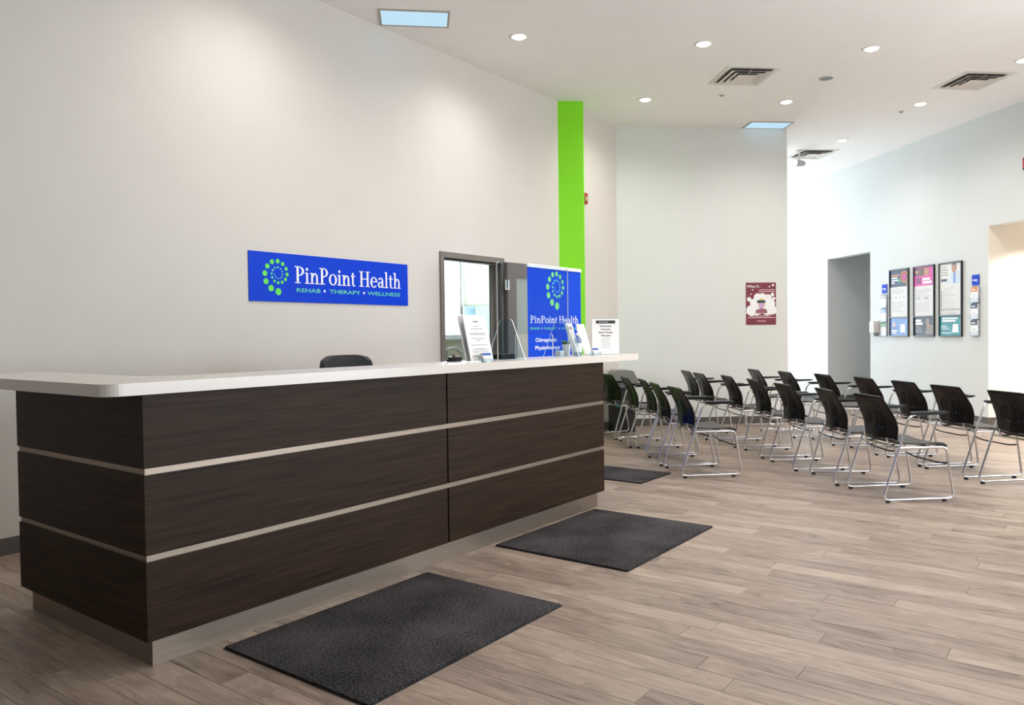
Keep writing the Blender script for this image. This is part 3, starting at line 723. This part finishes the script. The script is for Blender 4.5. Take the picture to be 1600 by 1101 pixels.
# hand sanitiser
t = thing('sanitizer_bottle', 'clear pump bottle of hand sanitizer with white label on the counter', 'bottle', UV(3.30, .10, ZC), DESK_HEAD)
MB().lathe([(.026, 0), (.029, .004), (.029, .115), (.024, .13), (.012, .14), (.012, .15)], seg=20).build('bottle', clear('clear_gel', 'dff0f6', .2, .85, .05, milk=.25), t)
MB().lathe([(.0295, .03), (.0295, .095)], seg=20, cap=False).build('paper_label', mat('bottle_label', 'dfe6ea', .5, var=.1, scale=60), t)
mb = MB(); mb.lathe([(.014, .15), (.014, .168), (.005, .17), (.005, .19), (.011, .19), (.011, .2)], seg=14).tube([(0, 0, .195), (-.035, -.012, .19)], .005); mb.build('pump', M_WHITEP, t)
def plant(u, v, label, pr, ph, col, n, rh, nm):
    t = thing('potted_plant', label, 'plant', UV(u, v, ZC), DESK_HEAD)
    MB().lathe([(pr * .78, 0), (pr, ph), (pr * .9, ph), (pr * .88, ph * .9), (.001, ph * .9)], seg=18).build('pot', mat(nm, col, .5), t)
    mb = MB(); rnd = random.Random(n)
    for k in range(n):
        a = rnd.random() * 2 * PI; tl = .2 + .5 * rnd.random(); L = rh * (.7 + .5 * rnd.random()); w = .006
        d = Vector((math.cos(a) * math.sin(tl), math.sin(a) * math.sin(tl), math.cos(tl))); s = Vector((-math.sin(a), math.cos(a), 0)) * w
        b = Vector((0, 0, ph * .9)) + Vector((math.cos(a), math.sin(a), 0)) * pr * .4
        m = b + d * L * .55; e = b + d * L + Vector((0, 0, -.01))
        mb.add([b - s * .4, b + s * .4, m + s, m - s, e], [(0, 1, 2, 3), (3, 2, 4)], 0, True)
    mb.build('leaves', mat('leaf_green', '5a8a2a', .5, var=.3, scale=40), t)
plant(3.32, .215, 'small green plant in a pale pot between the guard and the sanitizer', .032, .085, 'e2d3cd', 34, .05, 'pale_pot')
plant(2.40, .262, 'small green plant in a peach pot behind the leaning notice', .026, .06, 'e9c6a0', 30, .05, 'peach_pot')
t = thing('memo_box', 'small white memo box beside the pale plant pot', 'box', UV(3.235, .22, ZC), DESK_HEAD)
MB().box(-.025, .025, -.025, .025, 0, .035, bev=.003).build('box', M_WHITEMETAL, t); MB().box(-.022, .022, -.022, .022, .035, .04).build('paper', M_PAPER, t)
t = thing('tape_dispenser', 'small black desk dispenser with a curved grey back, left of the notice', 'dispenser', UV(2.12, .272, ZC), DESK_HEAD)
MB().box(-.06, .05, -.018, .018, 0, .028, bev=.004).build('base', M_BLACKP, t)
MB().tube(fillet([(-.075, 0, .012), (-.08, 0, .075), (.02, 0, .085), (.06, 0, .055)], .04, 6), .011, 10).build('arched_back', mat('grey_plastic', '8d938f', .35), t)
MB().box(-.012, .018, -.012, .012, .028, .045).build('tape_core', mat('tan_core', 'b3a58c', .6), t)
t = thing('card_terminal', 'flat black box lying on the counter behind the left guard foot', 'terminal', UV(2.585, .235, ZC), DESK_HEAD)
MB().box(-.085, .085, -.04, .04, 0, .033, bev=.005).build('case', M_BLACKP, t); MB().box(-.07, .07, -.03, .03, .0325, .035).build('top_plate', mat('dark_grey_plastic', '2f2f33', .4), t)

# ================================================================== posters and racks on the right wall
def rw_thing(name, label, cat, s, z, group=None, off=-.0005): return thing(name, label, cat, RWP(s, off, z), RW_FRONT, group)
PINK = mat('pink_print', 'd8409c', .5); NAVY = mat('navy_print', '2a3558', .5, var=.2, scale=8); TEAL = mat('teal_print', '2c8f99', .5, var=.25, scale=8)
SKY = mat('skyblue_print', '6d94cb', .5, var=.15, scale=8); SLATE = mat('slate_print', '3b424b', .5, var=.3, scale=10); ORG = mat('orange_print', 'e08a3a', .5); SKIN = mat('skin_print', 'c89a82', .6)
DKR = mat('deep_red_print', '8a3540', .5); YEL = mat('yellow_print', 'e8d060', .5); GRN = mat('green_print', '3f9a58', .5)
def poster(s_left, label, art):
    t = rw_thing('framed_poster', label, 'poster', s_left, 1.175, 'framed posters on the right wall')
    W, H, DZV = .463, 1.05, .298
    b = .017
    f = MB()
    for x0, x1, z0, z1 in ((0, b, 0, H), (W - b, W, 0, H), (b, W - b, 0, b), (b, W - b, H - b, H), (b, W - b, DZV - b / 2, DZV + b / 2)): f.box(x0, x1, -.028, 0, z0, z1)
    f.build('frame', M_FRAMEB, t, bevel=.002)
    MB().box(b, W - b, -.012, -.002, DZV + b / 2, H - b).build('upper_print', M_PAPER, t)
    lo = MB().box(b, W - b, -.012, -.002, b, DZV - b / 2)
    lo.build('lower_print', art['low'], t)
    m = MB(); art['draw'](m, b, W - b, DZV + b / 2, H - b, b, DZV - b / 2)
    m.build('artwork', art['mats'], t)
Y1, Y2, Y3 = -.0128, -.0134, -.014
def lines(m, x0, x1, zs, h, mi, rnd):
    for z in zs: m.quad(x0, x0 + (x1 - x0) * (.6 + .4 * rnd.random()), z, z + h, Y2, mi)
def art1(m, x0, x1, z0, z1, l0, l1):
    r = random.Random(1); m.quad(x0, x1, z1 - .26, z1, Y1, 0)
    for i, (c, w) in enumerate(((1, .19), (2, .15), (2, .17), (2, .08))): m.quad(x0 + .03, x0 + .03 + w, z1 - .09 - i * .038, z1 - .07 - i * .038, Y2, c)
    cx, cz = x1 - .09, z1 - .11
    m.disc(cx, cz, .088, Y2, mi=1); m.disc(cx, cz, .072, Y2 - .0003, mi=3); m.disc(cx, cz + .01, .03, Y3, mi=4, rx=.035); m.disc(cx, cz - .03, .022, Y3, mi=4, rx=.03)
    m.add([(cx + .05, Y2, cz - .09), (cx + .08, Y2, cz - .07), (cx + .075, Y2, cz - .13), (cx + .05, Y2, cz - .14)], [(0, 1, 2, 3)], 1)
    m.disc(cx - .12, cz - .06, .03, Y2, mi=7)
    lines(m, x0 + .04, x1 - .04, [z1 - .3 - .022 * i for i in range(4)], .007, 5, r)
    for i in range(4): m.disc(x0 + .05 + i * .095, z1 - .425, .012, Y2, mi=6 if i % 2 else 5)
    lines(m, x0 + .04, x1 - .04, [z1 - .5 - .025 * i for i in range(7)], .006, 5, r)
    m.quad(x0 + .25, x0 + .36, l0 + .05, l1 - .1, Y2, 2); m.disc(x0 + .1, l0 + .17, .045, Y2, mi=8, rx=.035); m.add([(x0 + .02, Y2, l0 + .02), (x0 + .2, Y2, l0 + .02), (x0 + .16, Y2, l0 + .13), (x0 + .06, Y2, l0 + .13)], [(0, 1, 2, 3)], 9)
    m.quad(x0 + .03, x0 + .17, l0 + .06, l0 + .085, Y3, 2); m.quad(x0 + .04, x0 + .16, l0 + .03, l0 + .045, Y3, 2)
def art2(m, x0, x1, z0, z1, l0, l1):
    r = random.Random(2); m.quad(x0, x1, z1 - .28, z1, Y1, 0)
    for i, c in enumerate((3, 4, 5)): m.quad(x0 + .01 + i * .11, x0 + .11 + i * .11, z1 - .13, z1 - .015, Y2, c)
    m.disc(x0 + .06, z1 - .07, .03, Y3, mi=6); m.disc(x0 + .28, z1 - .07, .028, Y3, mi=6)
    m.quad(x0 + .05, x0 + .16, z1 - .25, z1 - .16, Y2, 7)
    for i, w in enumerate((.16, .2)): m.quad(x0 + .19, x0 + .19 + w, z1 - .2 - .05 * i, z1 - .165 - .05 * i, Y2, 1)
    lines(m, x0 + .03, x1 - .04, [z1 - .34 - .024 * i for i in range(5)], .006, 2, r)
    m.quad(x0 + .05, x0 + .14, z1 - .48, z1 - .45, Y2, 2); m.quad(x0 + .22, x0 + .32, z1 - .48, z1 - .45, Y2, 2)
    lines(m, x0 + .03, x1 - .04, [z1 - .54 - .024 * i for i in range(6)], .005, 2, r)
    for i, w in enumerate((.13, .16)): m.quad(x0 + .03, x0 + .03 + w, l1 - .07 - .045 * i, l1 - .035 - .045 * i, Y2, 1)
    lines(m, x0 + .03, x0 + .22, [l0 + .12 - .025 * i for i in range(4)], .008, 2, r)
    m.disc(x0 + .3, l1 - .07, .05, Y2, mi=8, rx=.045); m.add([(x0 + .24, Y2, l0 + .02), (x1 - .01, Y2, l0 + .02), (x1 - .02, Y2, l0 + .15), (x0 + .3, Y2, l0 + .17)], [(0, 1, 2, 3)], 8); m.disc(x0 + .31, l0 + .14, .03, Y3, mi=6)
def art3(m, x0, x1, z0, z1, l0, l1):
    r = random.Random(3)
    lines(m, x0 + .03, x0 + .2, [z1 - .06 - .035 * i for i in range(4)], .01, 1, r); m.quad(x0 + .03, x0 + .15, z1 - .25, z1 - .215, Y2, 2)
    cx = x0 + .29
    m.add([(cx - .1, Y1, z1 - .29), (x1, Y1, z1 - .29), (x1, Y1, z1 - .14), (cx + .05, Y1, z1 - .11), (cx - .04, Y1, z1 - .12), (cx - .09, Y1, z1 - .18)], [(0, 1, 2, 3, 4, 5)], 3)
    m.disc(cx, z1 - .075, .062, Y2, mi=4, rx=.047); m.disc(cx, z1 - .045, .045, Y2 - .0002, mi=6, rx=.048); m.disc(cx, z1 - .08, .052, Y3, mi=4, rx=.042)
    for d in (-.03, .03): m.quad(cx + d - .012, cx + d + .012, z1 - .078, z1 - .068, Y3 - .0003, 2)
    m.quad(cx - .02, cx + .02, z1 - .112, z1 - .106, Y3 - .0003, 7); m.quad(cx - .012, cx + .03, z1 - .28, z1 - .14, Y2, 5)
    lines(m, x0 + .06, x1 - .1, [z1 - .35 - .035 * i for i in range(9)], .006, 0, r)
    for i in range(8): m.disc(x0 + .04, z1 - .4 - .035 * i, .011, Y2, mi=1)
    for i in range(9): m.quad(x0 + .03 + i * .043, x0 + .05 + i * .043, z1 - .665, z1 - .64, Y2, 8 if i % 2 else 1)
    lines(m, x0 + .03, x1 - .05, [z1 - .69, z1 - .71], .005, 0, r)
    for i, w in enumerate((.32, .27)): m.quad(x0 + .05, x0 + .05 + w, l1 - .045 - .035 * i, l1 - .02 - .035 * i, Y2, 9)
    lines(m, x0 + .03, x0 + .2, [l0 + .13 - .022 * i for i in range(3)], .008, 9, r)
    m.add([(x0 + .25, Y2, l0 + .04), (x0 + .38, Y2, l0 + .04), (x0 + .37, Y2, l0 + .16), (x0 + .27, Y2, l0 + .16)], [(0, 1, 2, 3)], 9); m.quad(x0 + .02, x0 + .24, l0 + .03, l0 + .04, Y2, 9)
poster(2.64, 'black framed poster with dark blue top and magnifying glass, leftmost of three', dict(low=SKY, draw=art1, mats=[NAVY, ORG, M_WHITEP, DKR, PINK, M_LGREY, M_GREY, GRN, mat('pale_skin_print', 'd9c3ba', .6), mat('mid_blue_print', '4a73b8', .5)]))
poster(2.065, 'black framed poster with bright pink top, middle of three', dict(low=SLATE, draw=art2, mats=[PINK, M_WHITEP, M_LGREY, SLATE, mat('olive_photo', '6e6a5a', .6), mat('peach_photo', 'c48a70', .6), SKIN, mat('plum_print', '7a2a66', .5), mat('grey_photo', '9a948f', .6)]))
poster(1.508, 'black framed poster with portrait of a grey-haired man, rightmost of three', dict(low=TEAL, draw=art3, mats=[M_LGREY, M_GREY, NAVY, mat('coat_print', 'd5dde9', .6), SKIN, SKY, mat('grey_hair_print', '8f8a86', .7), DKR, GRN, M_WHITEP]))
def rack(s, label, tops, n0):
    t = rw_thing('brochure_rack', label, 'rack', s, 1.18, 'brochure racks beside the posters')
    W = .15
    MB().box(-W / 2, W / 2, -.004, 0, 0, .68).build('backplate', M_ACRYL, t)
    hd = MB().box(-W / 2 + .01, W / 2 - .01, -.01, -.006, .69, .83).build('header_card', M_BLUE, t)
    q = MB(); q.quad(-.05, .035, .75, .765, -.0105); q.quad(.0, .035, .735, .741, -.0105); q.build('print', M_WHITEP, t)
    MB().box(-.004, .004, -.008, -.004, .6, .69).build('header_stem', M_ACRYL, t)
    for i in range(3):
        z = .0 + .225 * i
        p = MB(); p.box(-W / 2, W / 2, -.04, -.004, z, z + .004).box(-W / 2, W / 2, -.042, -.04, z, z + .07).box(-W / 2, -W / 2 + .003, -.04, -.004, z + .004, z + .07).box(W / 2 - .003, W / 2, -.04, -.004, z + .004, z + .07)
        p.build('pocket', clear('rack_acrylic', 'fbfdff', .05, .99), t)
        b = MB(); b.box(-.062, .062, -.03, -.008, z + .006, z + .215)
        b.build('brochure', M_WHITEP, t)
        d = MB(); d.quad(-.062, .062, z + .15, z + .215, -.0306, 0); d.quad(-.03, .03, z + .1, z + .106, -.0306, 1); d.quad(-.03, .02, z + .08, z + .085, -.0306, 1); d.quad(-.045, .02, z + .17, z + .185, -.0309, 2); d.build('cover_print', [tops[i], M_LGREY, M_WHITEP], t)
rack(2.775, 'clear three-tier brochure rack with blue header, left of the posters', [GRN, SKY, M_LGREY], 0)
rack(.80, 'clear three-tier brochure rack with blue header, right of the posters', [SLATE, NAVY, ORG], 1)
t = rw_thing('soap_dispenser', 'white wall dispenser by the dark opening, left of the brochure rack', 'dispenser', 2.985, 1.18)
MB().box(-.062, .062, -.1, 0, 0.05, .25, bev=.018).build('body', M_WHITEMETAL, t); MB().box(-.045, .045, -.085, -.005, 0.0, .05, bev=.008).build('nozzle_hood', mat('grey_plastic', '8d938f', .35), t); MB().quad(-.02, .02, .1, .16, -.1005).build('lens', M_LGREY, t)
# burgundy poster on the far wall
pf = thing('wall_poster', 'burgundy poster with white cloud on the far wall', 'poster', Q0 + Vector((math.cos(Q_HEAD), math.sin(Q_HEAD), 0)) * 1.802 + Vector((0, -.004, 1.375)), Q_HEAD)
W, H = .435, .587
MB().box(0, W, 0, .003, 0, H).build('sheet', mat('burgundy_print', '7c2f3c', .55, var=.06, scale=6), pf)
m = MB(); y = -.001; k = W / 320; X = lambda a: (a - 175) * k; Zp = lambda b: H - (b - 280) * (H / 455)
text(m, 'What if...', X(183), Zp(332), y, .032, X(330) - X(183), mi=0, bold=.02)
for a, b, r in ((232, 580, 55), (262, 500, 45), (300, 440, 42), (350, 445, 48), (410, 448, 40), (430, 510, 55), (450, 575, 50), (340, 520, 85), (290, 570, 60), (400, 570, 60)): m.disc(X(a), Zp(b), r * k, y - .0002 - r * 1e-6, 20, 0)
m.quad(X(178), X(497), Zp(615), Zp(568), y - .0004, 0)
for a, b, r in ((208, 460, 24), (458, 410, 19), (472, 452, 16), (463, 308, 12), (425, 323, 8), (245, 358, 7), (228, 404, 7)): m.disc(X(a), Zp(b), r * k, y, 14, 0)
for z, x0, x1 in ((358, 315, 482), (378, 312, 482), (640, 215, 440), (658, 195, 485), (695, 290, 385)): m.quad(X(x0), X(x1), Zp(z + 5), Zp(z - 4), y - .0002, 1)
m.disc(X(340), Zp(505), 52 * k, y - .0008, 18, 2, rx=38 * k); m.disc(X(338), Zp(525), 36 * k, y - .001, 16, 3, rx=30 * k)
m.quad(X(293), X(380), Zp(500), Zp(470), y - .0012, 4); m.add([(X(275), y - .0011, Zp(612)), (X(400), y - .0011, Zp(612)), (X(395), y - .0011, Zp(570)), (X(340), y - .0011, Zp(556)), (X(280), y - .0011, Zp(575))], [(0, 1, 2, 3, 4)], 5)
m.build('artwork', [M_WHITEP, mat('pale_pink_print', 'd9b3bb', .6), YEL, mat('lilac_print', 'cfa8d8', .6), mat('dark_teal_print', '2e4650', .6), mat('mauve_print', '9a5f6e', .6)], pf)

# ================================================================== waste bin
t = thing('waste_bin', 'grey and black waste bin with domed lid against the far wall', 'bin', (1.43, 10.08, 0), Q_HEAD)
MB().prism([(-.15, -.14), (.15, -.14), (.15, .14), (-.15, .14)], 0, .6).build('body', mat('dark_bin', '2b2a2b', .5), t, bevel=.02)
mb = MB(); mb.prism([(-.185, .58), (.185, .58), (.185, .66), (.12, .79), (.08, .8), (-.08, .8), (-.12, .79), (-.185, .66)], -.17, .17, 'y'); mb.build('lid', mat('grey_lid', '7c7a78', .45), t, bevel=.015)
mb = MB(); mb.add([(.186, -.1, .665), (.186, .1, .665), (.124, .1, .785), (.124, -.1, .785)], [(0, 1, 2, 3)]); mb.add([(v[0] + .003, v[1], v[2] + .002) for v in mb.v[:4]], [(0, 1, 2, 3)]); mb.build('swing_flap', mat('light_bin_flap', '9a9896', .45), t)
MB().box(-.1, -.01, -.1425, -.14, .33, .39).build('sticker', mat('cyan_sticker', '1f9fb5', .5), t)

# ================================================================== ceiling fittings
SP = []
def downlight(u, v, label, lit=True):
    p = UV(u, v, CZ)
    t = thing('downlight', label, 'light', p, 0, 'recessed ceiling downlights')
    MB().lathe([(.062, -.001), (.062, -.006), (.088, -.006), (.092, -.0005)], seg=24, cap=False).build('trim_ring', M_WHITEMETAL, t)
    MB().lathe([(.0615, -.0012), (.0615, -.006), (.05, -.014), (.03, -.019), (.008, -.021)], seg=24).build('lens', emis('lamp_lens', 'fff8ef', 14), t)
    l = bpy.data.lights.new('downlight_beam', 'SPOT'); l.energy = SPOT_W; l.color = SPOT_COL; l.spot_size = math.radians(158); l.spot_blend = 1.0; l.shadow_soft_size = .06
    o = bpy.data.objects.new('downlight_beam', l); COL.objects.link(o); o.parent = t; o.location = (0, 0, -.03)
for u, v, lab in [(4.413, 1.42, 'round ceiling downlight nearest the blue light panel at top left'), (6.953, 1.40, 'round ceiling downlight right of the green column'),
                  (5.696, .12, 'round ceiling downlight above the square vent at centre'), (8.146, .09, 'round ceiling downlight below the round speaker, above the far wall panel'),
                  (10.625, .05, 'farthest ceiling downlight, between the far vent and the right wall'), (6.886, -1.15, 'round ceiling downlight above the grey round speaker'),
                  (9.314, -1.20, 'round ceiling downlight just left of the right-hand vent'), (8.276, -2.343, 'ceiling downlight cut by the right edge of the picture')]: downlight(u, v, lab)
for u, v in [(1.9, 1.42), (3.2, .12), (4.4, -1.15), (1.9, -1.15), (5.8, -2.35), (3.2, -2.35), (7.0, -3.6), (4.4, -3.6)]:
    downlight(u, v, 'round ceiling downlight above the frame, outside the picture')
def vent(c, rz, label):
    t = thing('ceiling_vent', label, 'vent', c, rz, 'square ceiling diffusers')
    s = .3
    def rim(mb, a, b, z0, z1, th=0):
        vs = [(x * a, y * a, z0) for x, y in ((-1, -1), (1, -1), (1, 1), (-1, 1))] + [(x * b, y * b, z1) for x, y in ((-1, -1), (1, -1), (1, 1), (-1, 1))]
        mb.add(vs, [(k, (k + 1) % 4, (k + 1) % 4 + 4, k + 4) for k in range(4)])
    MB().box(-.25, .25, -.25, .25, -.0015, -.0005).build('throat_shade', mat('vent_shade', '66625e', .8), t)  # dark plate paints the shade of a recess onto the flat ceiling
    f = MB(); rim(f, .302, .3, -.001, -.006); rim(f, .3, .25, -.006, -.006); rim(f, .25, .235, -.006, -.001); f.build('frame', M_WHITEMETAL, t)
    for a, b, z0, z1 in ((.232, .178, -.010, -.028), (.165, .115, -.010, -.028)):
        f = MB(); rim(f, a, b, z1, z0); o = f.build('louver_ring', mat('vent_grey', 'd9d3cc', .5), t); o.modifiers.new('th', 'SOLIDIFY').thickness = .002
    MB().box(-.105, .105, -.105, .105, -.030, -.026, bev=.001).build('centre_plate', mat('vent_plate', 'd8cfc8', .5), t)
    MB().box(-.2, .2, -.004, .004, -.014, -.0015).box(-.004, .004, -.2, .2, -.014, -.0015).build('cross_brace', M_WHITEMETAL, t)
vent(Vector((2.60, 8.56, CZ)), math.radians(6), 'square ceiling vent nearest the middle of the picture')
vent(Vector((5.29, 8.83, CZ)), math.radians(6), 'square ceiling vent near the right edge of the picture')
vent(Vector((4.83, 12.35, CZ)), math.radians(6), 'farthest square ceiling vent, beside the far wall edge')
def panel(c, rz, label, w=.3, d=.165):
    t = thing('light_panel', label, 'light', c, rz, 'small blue-white ceiling light panels')
    f = MB()
    for x0, x1, y0, y1 in ((-w, w, -d, -d + .018), (-w, w, d - .018, d), (-w, -w + .018, -d + .018, d - .018), (w - .018, w, -d + .018, d - .018)): f.box(x0, x1, y0, y1, -.008, -.0005)
    f.build('frame', mat('panel_frame', 'a9a297', .5), t)
    MB().box(-w + .018, w - .018, -d + .018, d - .018, -.004, -.001).build('diffuser', emis('panel_glow', 'bfe0f3', .9), t)
panel(Vector((-.83, 6.91, CZ)), math.radians(7), 'small blue-white ceiling light panel at the top left of the picture', .31, .175)
panel(Vector((3.54, 10.60, CZ)), math.radians(5.6), 'small blue-white ceiling light panel touching the top of the far wall', .3, .165)
t = thing('ceiling_speaker', 'grey round ceiling speaker right of the central vent', 'speaker', Vector((3.553, 8.674, CZ)), 0)
MB().lathe([(.082, -.0005), (.082, -.006), (.074, -.008), (.07, -.006)], seg=24, cap=False).build('rim', M_WHITEMETAL, t); MB().lathe([(.074, -.006), (.05, -.009), (.02, -.01)], seg=24).build('grille', mat('speaker_grille', '7f868d', .5, bump=.4, bscale=300), t)
for p, lab in ((Vector((2.538, 9.231, CZ)), 'small sprinkler cap just below the central ceiling vent'), (Vector((5.073, 10.024, CZ)), 'small sprinkler cap below the right-hand ceiling vent')):
    t = thing('sprinkler', lab, 'sprinkler', p, 0, 'ceiling sprinkler caps')
    MB().lathe([(.04, -.0005), (.04, -.004), (.034, -.007)], seg=18).build('escutcheon', M_WHITEMETAL, t); MB().lathe([(.02, -.007), (.02, -.016), (.016, -.018)], seg=14).build('cap', mat('sprinkler_cap', '9a948c', .5), t)
# spotlight by the edge of the far wall
t = thing('ceiling_spotlight', 'small white spotlight hanging beside the far wall edge', 'light', Vector((4.53, 12.1, CZ)), math.radians(200))
MB().lathe([(.05, -.0005), (.05, -.02), (.012, -.022), (.012, -.16)], seg=14).build('mount', M_WHITEMETAL, t)
hd = MB(); hd.lathe([(.03, -.1), (.045, -.06), (.055, .05), (.058, .08)], (0, 0, 0), 16, axis='x', cap=True)
o = hd.build('lamp_head', mat('spot_grey', 'b5b3b8', .4), t, (0, 0, -.2)); MB().lathe([(.05, .081), (.05, .084)], (0, 0, 0), 16, axis='x').build('lens', emis('spot_lens', 'fff2df', 6), o)
# fire alarm beside the green column and exit sign at the right edge
t = thing('fire_alarm', 'red fire alarm horn on the wall beside the green column', 'alarm', UV(6.885, WV - .0005, 2.93), DESK_HEAD)
MB().box(-.06, .06, -.045, 0, 0, .14, bev=.008).build('housing', mat('alarm_red', 'b02a1c', .4), t); MB().box(-.03, .03, -.07, -.045, .03, .09, bev=.01).build('strobe_lens', mat('strobe', 'c8a090', .2), t)
t = thing('exit_sign', 'red-lit sign box high on the right wall at the picture edge', 'sign', RWP(-.035, -.0005, 3.235), RW_FRONT)
MB().box(-.0, .3, -.05, 0, 0, .15, bev=.004).build('housing', mat('exit_dark', '1d1416', .5), t); MB().box(.015, .285, -.054, -.05, .02, .13).build('red_face', mat('exit_red', 'd0203c', .5, emit=.4), t)
# warm lamp of the alcove
t = thing('alcove_downlight', 'warm downlight in the cream alcove, outside the picture', 'light', RWP(-.35, .85, 2.75), 0)
MB().lathe([(.07, -.0005), (.07, -.006), (.05, -.008)], seg=20).build('trim_ring', M_WHITEMETAL, t)
l = bpy.data.lights.new('alcove_beam', 'SPOT'); l.energy = 420; l.color = (1, .955, .89); l.spot_size = math.radians(140); l.spot_blend = .5; l.shadow_soft_size = .05
o = bpy.data.objects.new('alcove_beam', l); COL.objects.link(o); o.parent = t; o.location = (0, 0, -.02)
# building across the street, seen through the office window
bd = thing('street_building', 'pale building across the street seen through the office window', 'building', (-1.65, 27, -.2), 0)
MB().box(0, 9, 0, 6, 0, 2.75).build('facade', mat('pale_facade', 'cfe0e4', .8, var=.05), bd)
for i in range(12):
    MB().box(.2 + i * .7, .75 + i * .7, -.03, 0, 1.7, 2.4).build('window', mat('blue_glazing', 'a9cdd6', .2), bd)
